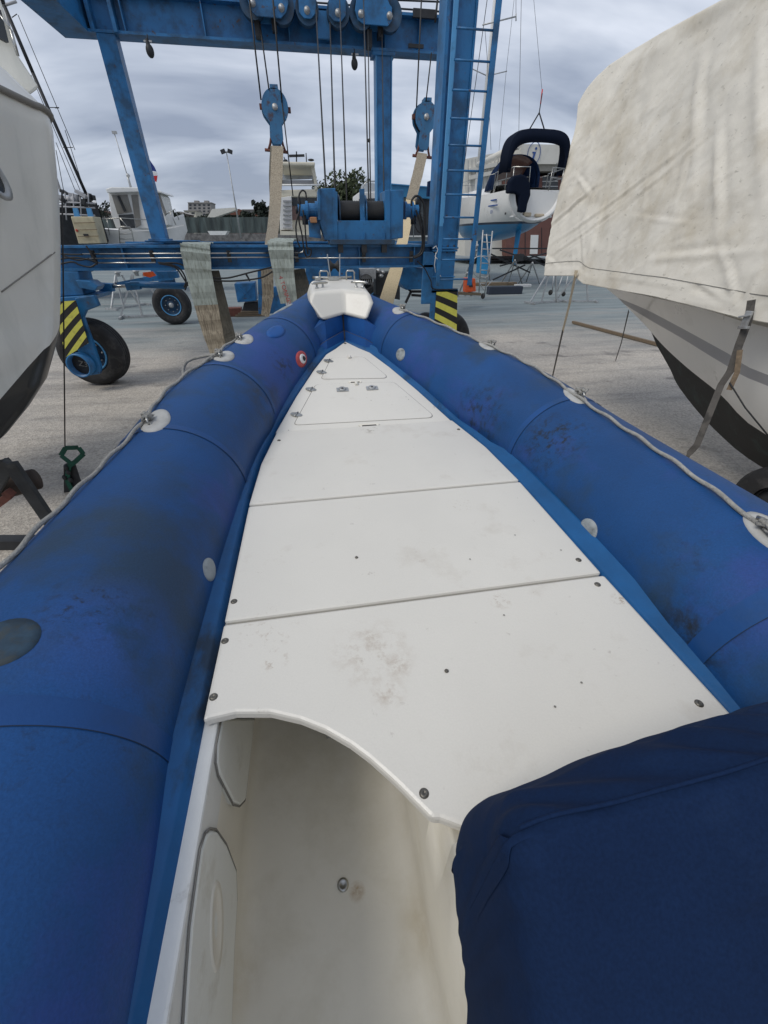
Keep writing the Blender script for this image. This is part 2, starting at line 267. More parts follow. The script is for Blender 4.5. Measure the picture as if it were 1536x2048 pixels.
# ------------------------------------------------------------------ ground
def ground_mat():
    m_ = bpy.data.materials.new('yard_asphalt'); m_.use_nodes = True; t = m_.node_tree; b = t.nodes['Principled BSDF']; nn = t.nodes.new; ln = t.links.new
    tx = nn('ShaderNodeTexCoord')
    def noise_(sc, det=6, rough=.6, st=(1, 1, 1)):
        mp_ = nn('ShaderNodeMapping'); mp_.inputs['Scale'].default_value = st; ln(tx.outputs['Object'], mp_.inputs[0])
        q = nn('ShaderNodeTexNoise'); q.inputs['Scale'].default_value = sc; q.inputs['Detail'].default_value = det; q.inputs['Roughness'].default_value = rough; ln(mp_.outputs[0], q.inputs['Vector']); return q.outputs['Fac']
    def ramp(f, a, ca, b_, cb_):
        r = nn('ShaderNodeValToRGB'); ln(f, r.inputs[0]); r.color_ramp.elements[0].position = a; r.color_ramp.elements[0].color = (*ca, 1); r.color_ramp.elements[1].position = b_; r.color_ramp.elements[1].color = (*cb_, 1); return r.outputs[0]
    def mr(f, a, b_, c=0, d=1):
        r = nn('ShaderNodeMapRange'); ln(f, r.inputs[0]); r.inputs[1].default_value = a; r.inputs[2].default_value = b_; r.inputs[3].default_value = c; r.inputs[4].default_value = d; return r.outputs[0]
    def mix(f, a, b_, bt='MIX'):
        r = nn('ShaderNodeMixRGB'); r.blend_type = bt
        if isinstance(f, float): r.inputs[0].default_value = f
        else: ln(f, r.inputs[0])
        for i, x in ((1, a), (2, b_)):
            if isinstance(x, tuple): r.inputs[i].default_value = (*x, 1)
            else: ln(x, r.inputs[i])
        return r.outputs[0]
    vo = nn('ShaderNodeTexVoronoi'); vo.inputs['Scale'].default_value = 46; ln(tx.outputs['Object'], vo.inputs['Vector'])
    sx = nn('ShaderNodeSeparateXYZ'); ln(vo.outputs['Color'], sx.inputs[0])
    near = ramp(noise_(.7), .3, (.44, .39, .33), .7, (.56, .505, .43))
    grit = mix(mr(sx.outputs[0], .0, 1.0, 0, .85), (.13, .115, .10), (.70, .66, .58))
    near = mix(.42, near, grit)
    near = mix(mr(noise_(.55, 8, .7, (.5, 2.6, 1)), .48, .64, 0, .55), near, (.15, .145, .14))
    near = mix(mr(noise_(2.3, 8, .7), .6, .7, 0, .5), near, (.14, .125, .11)); near = mix(mr(noise_(.9, 4, .5, (1, 1.5, 1)), .62, .68, 0, .5), near, (.09, .085, .08)); near = mix(mr(noise_(7, 10, .8), .62, .68, 0, .6), near, (.1, .09, .075))
    far = ramp(noise_(.5, 8, .7, (.35, 2.5, 1)), .35, (.13, .16, .165), .68, (.27, .31, .31))
    far = mix(mr(noise_(.8, 6, .6, (.3, 1.6, 1)), .55, .65, 0, .6), far, (.30, .29, .27))
    sp = nn('ShaderNodeSeparateXYZ'); ln(tx.outputs['Object'], sp.inputs[0])
    ad = nn('ShaderNodeMath'); ad.operation = 'MULTIPLY_ADD'; ln(noise_(.25, 6, .65, (.6, 1.3, 1)), ad.inputs[0]); ad.inputs[1].default_value = 9; ln(sp.outputs[1], ad.inputs[2])
    colr = mix(mr(ad.outputs[0], 14.5, 19.5), near, far)
    ln(colr, b.inputs['Base Color']); ln(mr(noise_(.5, 8, .7, (.35, 2.5, 1)), .35, .68, .62, .92), b.inputs['Roughness'])
    bu = nn('ShaderNodeBump'); bu.inputs['Strength'].default_value = .7; bu.inputs['Distance'].default_value = .012; ln(vo.outputs['Distance'], bu.inputs['Height']); ln(bu.outputs[0], b.inputs['Normal'])
    return m_
g = MB(); g.add([(-700, -60, 0), (700, -60, 0), (700, 1200, 0), (-700, 1200, 0)], [(0, 1, 2, 3)])
setting('ground', g, ground_mat())

# ================================================================== inflatable boat
CX = .27
def crv(K, Vv, t):
    n = len(K)
    if t <= K[0]: return Vv[0]
    if t >= K[-1]: return Vv[-1]
    i = max(j for j in range(n-1) if K[j] <= t); h = K[i+1]-K[i]; s = (t-K[i])/h
    def sl(j):
        if j == 0: return (Vv[1]-Vv[0])/(K[1]-K[0])
        if j == n-1: return (Vv[-1]-Vv[-2])/(K[-1]-K[-2])
        return (Vv[j+1]-Vv[j-1])/(K[j+1]-K[j-1])
    return (2*s**3-3*s**2+1)*Vv[i]+(s**3-2*s**2+s)*h*sl(i)+(-2*s**3+3*s**2)*Vv[i+1]+(s**3-s**2)*h*sl(i+1)
TK = [-1, 0, .25, .55, 1.5, 2.1, 2.7, 3.2, 3.7, 4.1, 4.4]
TWS = {-1: [.885, .895, .912, .940, .914, .856, .705, .520, .335, .16, .03], 1: [.885, .895, .912, .940, .952, .884, .712, .522, .335, .16, .03]}
TZ = [1.412, 1.412, 1.412, 1.412, 1.412, 1.464, 1.52, 1.59, 1.64, 1.70, 1.75]
def tp(side, t, phi, off=0.0):     # phi: 0 outward, 90deg up
    w_ = crv(TK, TWS[side], t); z_ = crv(TK, TZ, t); dw = (crv(TK, TWS[side], t+.01)-crv(TK, TWS[side], t-.01))/.02
    r_ = .29 if t < 2.3 else max(.262, .29-(t-2.3)*.016)
    r_ += off; L = math.sqrt(1+dw*dw)
    return V((CX+side*(w_+r_*math.cos(phi)/L), t-r_*math.cos(phi)*dw/L, z_+r_*math.sin(phi)))
boat = thing('inflatable_boat', 'large blue inflatable boat with white deck panels that the photo is taken from', 'inflatable boat', (CX, 1.5, .9))
BV = {}
for side in (-1, 1):
    mb = MB(); rows = []
    for i in range(150):
        t = -1.2+i*(5.6/149); rows.append([tp(side, t, 2*math.pi*k/72) for k in range(72)])
    mb.grid(rows, 0, True, True); BV[side] = BVHTree.FromPolygons(mb.v, mb.f)
    c = tp(side, 4.4, 0)*.5+tp(side, 4.4, math.pi)*.5; mb.ell((CX+side*.03, 4.38, 1.75), (.25, .2, .258), n=32, m=16)
    part('inflatable_tube', mb, m_tube, boat, 'blue tube on the %s side of the boat' % ('left' if side < 0 else 'right'))
def hit(px, py):
    best = None
    for s_ in (-1, 1):
        l, n, i, d = BV[s_].ray_cast(EYE, ray(px, py).normalized())
        if l and (best is None or d < best[3]): best = (l, n, s_, d)
    return best
def snap(p, side, off):
    l, n, i, d = BV[side].find_nearest(p)
    c = V((CX+side*crv(TK, TWS[side], l.y), l.y, crv(TK, TZ, l.y)))
    if n.dot(l-c) < 0: n = -n
    return l+n*off, n
def patch(name, px, py, ru, rv, mat_, off=.003, label=None, ang=0, under=None, thick=.004, seg=28, rings=4):
    """oval pad glued to the tube where the pixel ray meets it; ru along the tube, rv round it"""
    h = hit(px, py)
    if not h: print('MISS', name, px, py); return None
    l, n, side, d = h; p0, n = snap(l, side, 0); a = V((0, 1, 0)); a = (a-n*a.dot(n)).normalized(); b = n.cross(a)
    a2 = a*math.cos(ang)+b*math.sin(ang); b2 = n.cross(a2)
    mb = MB(); rows = []
    for k in range(rings+1):
        f_ = 1-k/rings; rows.append([snap(p0+a2*ru*f_*math.cos(2*math.pi*j/seg)+b2*rv*f_*math.sin(2*math.pi*j/seg), side, off+(thick if k else 0))[0] for j in range(seg)])
    rows.insert(0, [snap(p0+a2*ru*1.01*math.cos(2*math.pi*j/seg)+b2*rv*1.01*math.sin(2*math.pi*j/seg), side, -.002)[0] for j in range(seg)])
    mb.grid(rows, 0, True, True)
    return part(name, mb, mat_, under or boat, label), p0, n, side, a2
def ringband(side, t0, t1, off, mat_, name='tube_seam', lean=0, label=None):
    mb = MB(); rows = []
    for k in range(65):
        ph = math.radians(-60+k*(236/64)); sh = lean*math.sin(ph)
        rows.append([tp(side, t0+sh, ph, off), tp(side, (t0+t1)/2+sh, ph, off), tp(side, t1+sh, ph, off)])
    mb.grid(rows, 0, True); part(name, mb, mat_, boat, label)
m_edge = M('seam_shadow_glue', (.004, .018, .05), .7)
m_tubeb = M('blue_tube_band', (.0075, .060, .21), .5, var=.15, vs=3, bump=.1, bs=100, dirt=((.02, .05, .09), .5, 3, .5, .7), spec=.35)
for side, t0, t1, o_ in ((-1, .44, .50, .0015), (-1, 1.66, 1.695, .0025), (-1, 2.38, 2.41, .0025), (-1, 3.25, 3.275, .003), (1, .46, .53, .0015), (1, 1.70, 1.735, .0025), (1, 3.25, 3.275, .003)):
    ringband(side, t0, t1, o_, m_tubeb)
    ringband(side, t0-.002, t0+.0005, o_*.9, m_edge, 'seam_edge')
# ---- outer grey pads, D rings and rope
ROPE = {-1: [], 1: []}
for px, py, ru, rv in ((310, 841, .115, .062), (447, 712, .10, .06), (487, 678, .11, .06), (800, 620, .10, .06), (975, 692, .11, .055), (1150, 791, .10, .05), (1550, 1068, .10, .05)):
    r = patch('rope_pad', px, py, ru, rv, m_pad, ang=.25*(1 if px < 768 else -1))
    if not r: continue
    ob, p0, n, side, a = r
    b = n.cross(a); c = p0+n*.006+(b if b.z < 0 else -b)*.02
    mb = MB(); mb.tube([c-a*.045+n*.002, c-a*.047+n*.018, c-a*.03+n*.024, c+a*.03+n*.024, c+a*.047+n*.018, c+a*.045+n*.002], .0045, 8)
    part('d_ring', mb, m_steel, ob)
    cc = V((CX+side*crv(TK, TWS[side], p0.y), p0.y, crv(TK, TZ, p0.y))); ph = math.atan2(p0.z-cc.z, (p0.x-cc.x)*side)
    ROPE[side].append((p0.y, ph+(-.13 if side < 0 else .06)))
    kn = MB()
    for k in range(4): kn.tube([c+n*.02+V((math.cos(k*1.7+j)*.016, math.sin(j*2+k)*.02+(k-1.5)*.008, math.sin(k+j*1.3)*.012)) for j in range(7)], .006, 7)
    part('rope_knot', kn, m_rope, ob)
for side in (-1, 1):
    K_ = sorted(ROPE[side]); ts = [k[0] for k in K_]; ps = [k[1] for k in K_]
    print('rope', side, [(round(a, 2), round(math.degrees(b))) for a, b in K_])
    ts = [-.6]+ts; ps = [ps[0]]+ps; pts = []; i = 0; t = ts[0]
    while t < ts[-1]:
        j = max(k for k in range(len(ts)-1) if ts[k] <= t); f_ = (t-ts[j])/(ts[j+1]-ts[j]); sag = math.sin(math.pi*f_)*min(.28, (ts[j+1]-ts[j])*.22)*(1 if side < 0 else .2)
        pts.append(tp(side, t, ps[j]*(1-f_)+ps[j+1]*f_-sag, .011+.004*math.sin(t*31))); t += .02
    mb = MB(); mb.tube(pts, .007, 8); part('grab_rope', mb, m_rope, boat)
# slack rope loop on the left
h = hit(440, 716)
if h:
    p = [PY(x, y, h[0].y+dy) for x, y, dy in ((445, 708, 0), (410, 712, .03), (376, 722, .05), (366, 742, .03), (372, 752, -.02), (395, 735, -.02), (430, 712, 0))]
    p2 = []
    for i in range(len(p)-1):
        for k in range(5):
            f_ = k/5; a_ = p[max(i-1, 0)]; d_ = p[min(i+2, len(p)-1)]
            p2.append(.5*((2*p[i])+(-a_+p[i+1])*f_+(2*a_-5*p[i]+4*p[i+1]-d_)*f_*f_+(-a_+3*p[i]-3*p[i+1]+d_)*f_**3))
    mb = MB(); mb.tube(p2, .008, 8); part('rope_loop', mb, m_rope, boat)
# inner patches, valve
for px, py, r1, r2 in ((419, 1139, .042, .034), (801, 709, .05, .042), (1177, 1059, .046, .038)):
    patch('round_patch', px, py, r1, r2, m_padd, label='round grey worn patch')
v = patch('air_valve', 603, 718, .085, .05, m_red, label='red ring with white air valve')
if v:
    patch('valve_cap', 604, 718, .045, .03, m_white, off=.009, under=v[0]); patch('valve_core', 605, 718, .02, .016, m_dark, off=.014, under=v[0])
patch('tube_patch', 552, 663, .11, .05, m_band, ang=-.3); patch('tube_patch', 566, 618, .16, .035, m_padd, label='long grey chafe patch', ang=-.45)
m_brown = M('brown_stain_patch', (.018, .045, .075), .7, var=.5, vs=22, dirt=((.05, .05, .035), .55, 14, .5, .6))
patch('tube_patch', -2, 1286, .062, .066, m_brown, off=.001, thick=.0015, label='large round brownish repair patch')
# ---- inner strip between tube and deck
def deckz(Y): return 1.45 if Y < 2.2 else 1.45+(Y-2.2)*.185
DW = lambda Y: crv([-1, 1.5, 2.2, 2.6, 3.0, 3.2, 3.42], [.595, .595, .535, .40, .25, .17, .0], Y)
for side in (-1, 1):
    mb = MB(); rows = []; n_ = 110
    for i in range(n_+1):
        t = -1.2+i*(4.75/n_); zc = deckz(t); dwk = DW(min(t, 3.42))
        dd = (DW(min(t+.02, 3.42))-DW(t-.02))/.04 if t < 3.38 else -.9; L = math.sqrt(1+dd*dd); nx, ny = 1/L, -dd/L
        base = V((CX+side*dwk, min(t, 3.44), zc))
        def q(o, z): return base+V((side*o*nx, o*ny, z))
        rows.append([q(-.012, -.05), q(.006, -.012), q(.012, -.006), q(.052, -.006), q(.060, .012), q(.075, .014), q(.082, .004), q(.10, .012), q(.15, .06), q(.2, .0)])
    mb.grid(rows, 0, True)
    part('gunwale_strip', mb, m_strip, boat)
    mb = MB(); mb.tube([V((CX+side*(crv(TK, TWS[side], t)-.2655*math.cos(.10)), t, deckz(t)+.02)) for t in [-1.1+k*.05 for k in range(60)]], .004, 6)
# ---- deck panels
def screw(p, n=V((0, 0, 1)), par=None, r=.0072):
    mb = MB(); mb.lathe([(r*1.35, 0), (r*1.35, .001), (r, .0035), (r*.55, .0045), (r*.3, .002), (.0001, .002)], p, n, 16)
    return part('screw', mb, m_steelD, par or boat)
m_steelD = M('tarnished_screw', (.16, .15, .13), .45, .7, var=.3, vs=60)
def plate(name, outline, z0, th, mat_, slope=None, bev=.006, label=None):
    mb = MB(); mb.prism([V((p[0], p[1], (slope(p[1]) if slope else z0)-th)) for p in outline], (0, 0, th))
    return part(name, mb, mat_, boat, label, bevel=bev)
cut = [PZ(*p, 1.45) for p in ((403, 1443), (418, 1436), (470, 1424), (540, 1424), (600, 1438), (650, 1458), (700, 1487), (740, 1517), (790, 1562), (835, 1607), (864, 1636), (880, 1636))]
c2 = [(p.x, p.y) for p in cut]
pan = [(CX+.592, .825), (-.318, .822), (-.322, .545)]+c2[1:]+[(.30, .20), (CX+.60, .20)]
p1 = plate('aft_deck_panel', pan, 1.45, .032, m_gel, bev=.008)
p2 = plate('middle_deck_panel', [(-.318, .832), (CX+.590, .835), (CX+.592, 1.435), (-.312, 1.432)], 1.45, .03, m_gel, bev=.008)
p3 = plate('forward_deck_panel', [(-.312, 1.442), (CX+.592, 1.445), (CX+.575, 1.8), (CX+.515, 2.185), (CX-.505, 2.185), (-.292, 1.8)], 1.451, .03, m_gel, bev=.007)
bow = [(CX-.515, 2.195), (CX+.515, 2.195), (CX+.395, 2.58), (CX+.27, 2.93), (CX+.165, 3.18), (CX+.09, 3.27), (CX, 3.40), (CX-.09, 3.27), (CX-.165, 3.18), (CX-.27, 2.93), (CX-.395, 2.58)]
SLP = lambda Y: 1.443+(Y-2.2)*.187
p4 = plate('bow_deck_panel', bow, 0, .03, m_gel, slope=SLP, bev=.006)
pn = V((0, -.187, 1)).normalized(); pp = V((0, 2.2, 1.443))
for x, y in ((468, 1203), (450, 1282), (427, 1394), (848, 1587), (1157, 1120), (1195, 1169), (1398, 1407)):
    screw(PZ(x, y, 1.45), par=p1 if y > 1250 or x == 1195 else p2)
for x, y in ((558, 881), (917, 859), (713, 1115), (893, 1342)): screw(PZ(x, y, 1.451), par=p3 if y < 900 else (p2 if y < 1200 else p1), r=.004 if y > 900 else .007)
screw(PL(690, 687, pp, pn)+pn*.001, pn, p4, .008)
for x, y in ((1122, 1100), (1030, 1070), (940, 1118), (1008, 1230), (1163, 1365), (1110, 1413), (607, 759), (742, 802), (812, 795), (817, 800), (868, 815), (577, 862)):
    s_ = MB(); on = y < 870; p_ = PL(x, y, pp, pn)+pn*.005 if on else PZ(x, y, 1.4515)
    s_.lathe([(.003, 0), (.0001, .0004)], p_, pn if on else (0, 0, 1), 8); part('filler_spot', s_, m_seal, p4 if on else p2)
def hatch(px, seal=.005):
    P3 = [PL(x, y, pp, pn) for x, y in px]; c = sum(P3, V((0, 0, 0)))/len(P3)
    # round the corners
    pts = []
    for i, p in enumerate(P3):
        a = P3[i-1]; b = P3[(i+1) % len(P3)]; ra = min(.035, (a-p).length*.4); rb = min(.035, (b-p).length*.4)
        A = p+(a-p).normalized()*ra; B = p+(b-p).normalized()*rb
        for k in range(6):
            f_ = k/5; pts.append((1-f_)**2*A+2*f_*(1-f_)*p+f_*f_*B)
    mb = MB(); ins = [p+(c-p).normalized()*.004 for p in pts]; mb.prism([p-pn*.004 for p in ins], pn*.0075)
    hp = part('hatch_cover', mb, m_gel, boat, bevel=.0025)
    mb = MB(); rr = [p+pn*.0012 for p in pts]; ri = [p+(c-p).normalized()*.009+pn*.0012 for p in pts]; mb.grid([rr+[rr[0]], ri+[ri[0]]], 0, False); part('hatch_seal', mb, m_seal, hp)
    return hp
h1 = hatch([(662, 716), (727, 713.5), (774, 752), (772, 757), (641, 759)])
h2 = hatch([(631, 769), (788, 764), (866, 830), (864, 836), (586, 851)])
def hinge(x, y, par):
    p = PL(x, y, pp, pn)+pn*.004; a = (PL(x+10, y+2, pp, pn)-PL(x, y, pp, pn)).normalized(); b = pn.cross(a)
    mb = MB(); w_, l_ = .022, .036
    for s_ in (-1, 1):
        mb.prism([p+b*w_, p+b*w_*.9+a*s_*l_*.45, p+b*w_*.35+a*s_*l_, p-b*w_*.35+a*s_*l_, p-b*w_*.9+a*s_*l_*.45, p-b*w_], pn*.003)
        for k in (-.5, .5): mb.lathe([(.0035, .003), (.003, .0045), (.0001, .0045)], p+a*s_*l_*.6+b*w_*k, pn, 8)
    mb.tube([p-b*w_*1.05+pn*.004, p+b*w_*1.05+pn*.004], .005, 8)
    part('hinge', mb, m_steel, par)
for x, y, h_ in ((657, 723, h1), (643, 745.5, h1), (622, 780, h2), (593, 830.5, h2)): hinge(x, y, h_)
for x, y in ((685, 781), (744, 778)):
    p = PL(x, y, pp, pn)+pn*.004; mb = MB(); a = V((1, 0, 0)); b = pn.cross(a)
    mb.prism([p-a*.038-b*.024, p+a*.038-b*.024, p+a*.038+b*.024, p-a*.038+b*.024], pn*.006)
    mb.lathe([(.024, .006), (.024, .012), (.018, .016), (.012, .012), (.0001, .012)], p, pn, 20)
    o_ = part('hatch_latch', mb, m_galv, h2, bevel=.002)
    mb = MB(); mb.lathe([(.008, .0125), (.006, .015), (.0001, .015)], p, pn, 12); part('keyhole', mb, m_gap, o_)
for (x, y), wd in (((710, 764), .045), ((738, 850), .062)):   # finger notches
    p = PL(x, y, pp, pn)+pn*.0015; a = V((1, 0, 0)); b = pn.cross(a); mb = MB()
    mb.prism([p-a*wd-b*.002, p-a*wd*.75-b*.022, p+a*wd*.75-b*.022, p+a*wd-b*.002, p+a*wd*.8+b*.010, p-a*wd*.8+b*.010], pn*.003)
    f_ = part('finger_notch', mb, m_floor, boat)
    mb = MB(); mb.prism([p-a*wd*.7-b*.018+pn*.003, p+a*wd*.7-b*.018+pn*.003, p+a*wd*.66-b*.006+pn*.003, p-a*wd*.66-b*.006+pn*.003], pn*.0008); part('notch_shadow_gap', mb, m_gap, f_)
for x, y in ((699, 716), (713, 769)):
    mb = MB(); p = PL(x, y, pp, pn); mb.tube([p+pn*.004+V((0, -.018, -.003)), p+pn*.010, p+pn*.004+V((0, .018, .003))], [.011, .012, .011], 10); part('pull_tab', mb, m_gel, h1 if y < 740 else h2)
# ---- cockpit well
FZ = .84
mb = MB(); rows = []
prof = [(-.330, 1.412), (-.302, 1.412), (-.299, 1.40), (-.308, 1.15), (-.330, .93), (-.331, .90), (-.326, .872), (-.312, .853), (-.29, .843), (-.27, FZ), (-.22, FZ), (.09, FZ), (.115, .843), (.135, .853), (.148, .872), (.155, .90), (.160, 1.1), (.168, 1.43), (.180, 1.45), (.26, 1.455), (.5, 1.455)]
for Y in (-1.2, -.6, -.2, .05, .2, .35, .45):
    rows.append([V((x+(-.02 if (j < 3 and Y < .3) else 0), Y, z)) for j, (x, z) in enumerate(prof)])
pw = prof[:18]
mb.grid([[V((x, Y, z)) for x, z in prof] for Y in (-1.2, -.6, -.2, .05, .15, .24)]+[[V((x, Y, min(z, 1.412))) for x, z in prof] for Y in (.241, .34)], 0, True)
part('cockpit_liner', mb, m_floor, boat, bevel=0)
mb = MB()
mb.grid([[V((x, Y, min(z, 1.415) if j > 1 else min(z, 1.416))) for j, (x, z) in enumerate(pw)] for Y in (.34, .5, .8, 1.2, 1.25)], 0, True)
mb.b2((-.31, 1.25, FZ-.02), (.6, 1.28, 1.41)); part('locker_wall', mb, m_floor, boat)
mb = MB(); mb.b2((-.345, -1.2, 1.30), (-.297, .8, 1.416)); part('cockpit_ledge', mb, M('scuffed_white_ledge', (.70, .70, .67), .45, var=.05, vs=8, bump=.15, bs=40, dirt=((.3, .28, .25), .6, 16, .6, .75)), boat, bevel=.006)
mb = MB(); s_ = PZ(686, 1770, FZ); mb.lathe([(.016, 0), (.016, .003), (.011, .005), (.007, .003), (.0001, .003)], s_, (0, 0, 1), 20); fs_ = part('drain_plug', mb, m_steel, boat)

# side locker lids on the left wall, slightly proud of it
m_lid = M('pale_locker_lid', (.74, .745, .70), .4, var=.04, vs=5, dirt=((.35, .3, .2), .4, 9, .58, .75), bump=.1, bs=60)
def lid(px, nm, rec=None):
    X0 = -.290; pts = [PX(x, y, X0) for x, y in px]; mb = MB(); mb.prism(pts, (-.04, 0, 0)); o_ = part(nm, mb, m_lid, boat, bevel=.006)
    ce = sum(pts, V((0, 0, 0)))/len(pts); gb = MB(); gb.prism([p+(p-ce).normalized()*.0022+V((-.010, 0, 0)) for p in pts], (-.03, 0, 0))
    gb = MB(); gb.tube([p+(p-ce).normalized()*.0035+V((-.004, 0, 0)) for p in pts+[pts[0]]], .0022, 6); part('lid_seam', gb, m_seal, o_)
    if rec:
        c, ry, rz = PX(*rec, X0), .055, .075; mb = MB()
        mb.lathe([(.05, 0), (.047, .006), (.04, .003), (.0001, .0015)], c+V((-.002, 0, 0)), (1, 0, 0), 28, sc=(1.5, .8)); part('finger_recess', mb, m_floor, o_)
    return o_
lid([(447, 1437), (437, 1490), (436, 1525), (441, 1550), (470, 1606), (482, 1610), (492, 1600), (497, 1560), (510, 1437)], 'side_locker_lid')
lid([(415, 1668), (405, 1700), (397, 1760), (385, 1850), (378, 1950), (372, 2048), (360, 2300), (450, 2300), (465, 2048), (470, 1900), (476, 1800), (474, 1740), (455, 1690), (436, 1662), (424, 1660)], 'side_locker_lid', (432, 1850))
# ---- bow step and bow locker
mb = MB(); yb = 3.36
A = [V((CX-.26, 3.26, 1.56)), V((CX-.15, 3.28, 1.622)), V((CX, 3.44, 1.66)), V((CX+.15, 3.28, 1.622)), V((CX+.26, 3.26, 1.56))]
B = [p+V((0, .02, .075)) for p in A]; B2 = [p+V((0, .055, .075)) for p in A]; C_ = [p+V((0, .075, .205)) for p in A]; D_ = [V((p.x, 4.2, p.z)) for p in C_]
mb.grid([[p+V((0, .05, -.1)) for p in A], A, B, B2, C_, D_], 0, False)
bs_ = part('bow_step', mb, m_band, boat)
mb = MB(); mb.tube([A[2]+V((0, -.006, -.02)), B[2]+V((0, -.006, 0)), B2[2]+V((0, -.004, 0)), C_[2]+V((0, -.006, 0))], .006, 6)
mb.tube([p+V((0, -.002, .0)) for p in A], .006, 6); mb.tube([p+V((0, .005, .0)) for p in B], .003, 6)
part('step_seam', mb, m_gap, bs_)
def W(px, py, Y): return PY(px, py, Y)
A, B, C = W(645, 641, 3.32), W(688, 631, 3.46), W(734, 641, 3.32)
D, Ev = W(617, 603, 3.40), W(748, 606, 3.40)
F, Gm, Hh = W(624, 584, 3.46), W(684, 579, 3.52), W(739, 584, 3.46)
I, J = W(621, 561, 4.15), W(720, 559, 4.15); I2, J2 = V((I.x-.01, 4.3, I.z-.35)), V((J.x+.01, 4.3, J.z-.35)); Tm = W(671, 557, 4.3)
D2, E2 = V((D.x-.01, 4.0, D.z-.02)), V((Ev.x+.01, 4.0, Ev.z-.02))
mb = MB(); mb.add([A, B, C, D, Ev, F, Gm, Hh, I, J, I2, J2, Tm, D2, E2], [(0, 1, 6, 5, 3), (1, 2, 4, 7, 6), (5, 6, 7, 9, 12, 8), (3, 5, 8, 13), (4, 14, 9, 7), (13, 8, 12, 9, 14, 11, 10), (0, 3, 13, 10), (2, 11, 14, 4), (0, 10, 11, 2, 1)])
bl = part('bow_locker', mb, m_gel, boat, bevel=.03)
bl.modifiers['bevel'].segments = 4
for p_ in bl.data.polygons: p_.use_smooth = True
bl.modifiers.new('wn', 'WEIGHTED_NORMAL')
for cx_, cy_ in ((640, 574), (719, 573)):
    c = W(cx_, cy_, 3.66); c.z = Gm.z+.0; mb = MB(); s_ = -1 if cx_ < 680 else 1; ax = V((.85*s_*-1, .5, 0)).normalized()
    for k in (-1, 1): mb.lathe([(.017, 0), (.009, .008), (.008, .035)], c+ax*.028*k, (0, 0, 1), 10)
    mb.tube([c+ax*k*.017+V((0, 0, .038-abs(k)*.001)) for k in (-4.2, -3, 0, 3, 4.2)], [.006, .009, .011, .009, .006], 10); part('cleat', mb, m_steel, bl)
tz = Tm.z
for a_, b_ in (((640, 557), (657, 557)), ((693, 557), (709, 558))):
    p, q_ = W(*a_, 4.15), W(*b_, 4.15); p.z = q_.z = tz; u = V((0, 0, .07)); mb = MB(); mb.tube([p, p+u*.8, p+u+(q_-p)*.15, q_+u-(q_-p)*.15, q_+u*.8, q_], .007, 8); part('bow_rail', mb, m_steel, bl)
p = W(670, 556, 4.25); p.z = tz; mb = MB()
for s_ in (-1, 1): mb.bar(p+V((s_*.04, 0, 0)), p+V((s_*.055, .02, .19)), .008, .045, (0, 1, 0))
br_ = part('bow_roller_bracket', mb, m_steel, bl); mb = MB()
mb.lathe([(.045, -.04), (.045, -.032), (.02, -.01), (.02, .01), (.045, .032), (.045, .04), (.001, .04)], p+V((0, .01, .1)), (1, 0, 0), 20); part('roller', mb, m_black, br_)
mb = MB(); mb.tube([p+V((x, -.05+abs(x)*.3, .012)) for x in (-.2, -.15, -.1, -.05, 0, .05, .1, .15)], .012, 6); mb.box(p+V((-.02, -.12, .015)), (.09, .05, .03)); mb.box(p+V((-.16, -.1, .012)), (.05, .04, .02)); part('bow_fitting', mb, m_steel, bl)
# underside hull so that the boat stands on something, with cradle
mb = MB(); rows = []
for t in [-1.2+k*.28 for k in range(20)]:
    w_ = max(.02, crv(TK, TWS[1], t)-.12); kz = .50 if t < 2.4 else .50+(t-2.4)**2*.3
    rows.append([V((CX-w_, t, crv(TK, TZ, t)-.18)), V((CX-w_*.75, t, kz+.25)), V((CX, t, kz)), V((CX+w_*.75, t, kz+.25)), V((CX+w_, t, crv(TK, TZ, t)-.18))])
mb.grid(rows, 0, True); part('hull_bottom', mb, m_gel, boat)
st = thing('boat_trailer', 'dark steel trailer frame under the blue inflatable boat', 'trailer', (CX, 1.2, 0)); mb = MB()
for x in (-.45, .45): mb.bar((CX+x, -1, .42), (CX+x, 2.6, .42), .08, .12)
for y in (-.6, .8, 2.2): mb.bar((CX-.55, y, .36), (CX+.55, y, .36), .06, .06); 
for y in (-.6, .8, 2.2):
    for x in (-.3, .3): mb.bar((CX+x, y, .4), (CX+x, y, .95), .06, .1)
part('frame', mb, m_galv, st)
for x in (-.68, .68):
    mb = MB(); mb.lathe([(.12, -.08), (.26, -.09), (.3, -.05), (.3, .05), (.26, .09), (.12, .08)], (CX+x, .4, .3), (1, 0, 0), 28); part('wheel', mb, m_black, st)
mb = MB(); mb.bar((CX-.7, .4, .3), (CX+.7, .4, .3), .05, .05); part('axle', mb, m_galv, st)

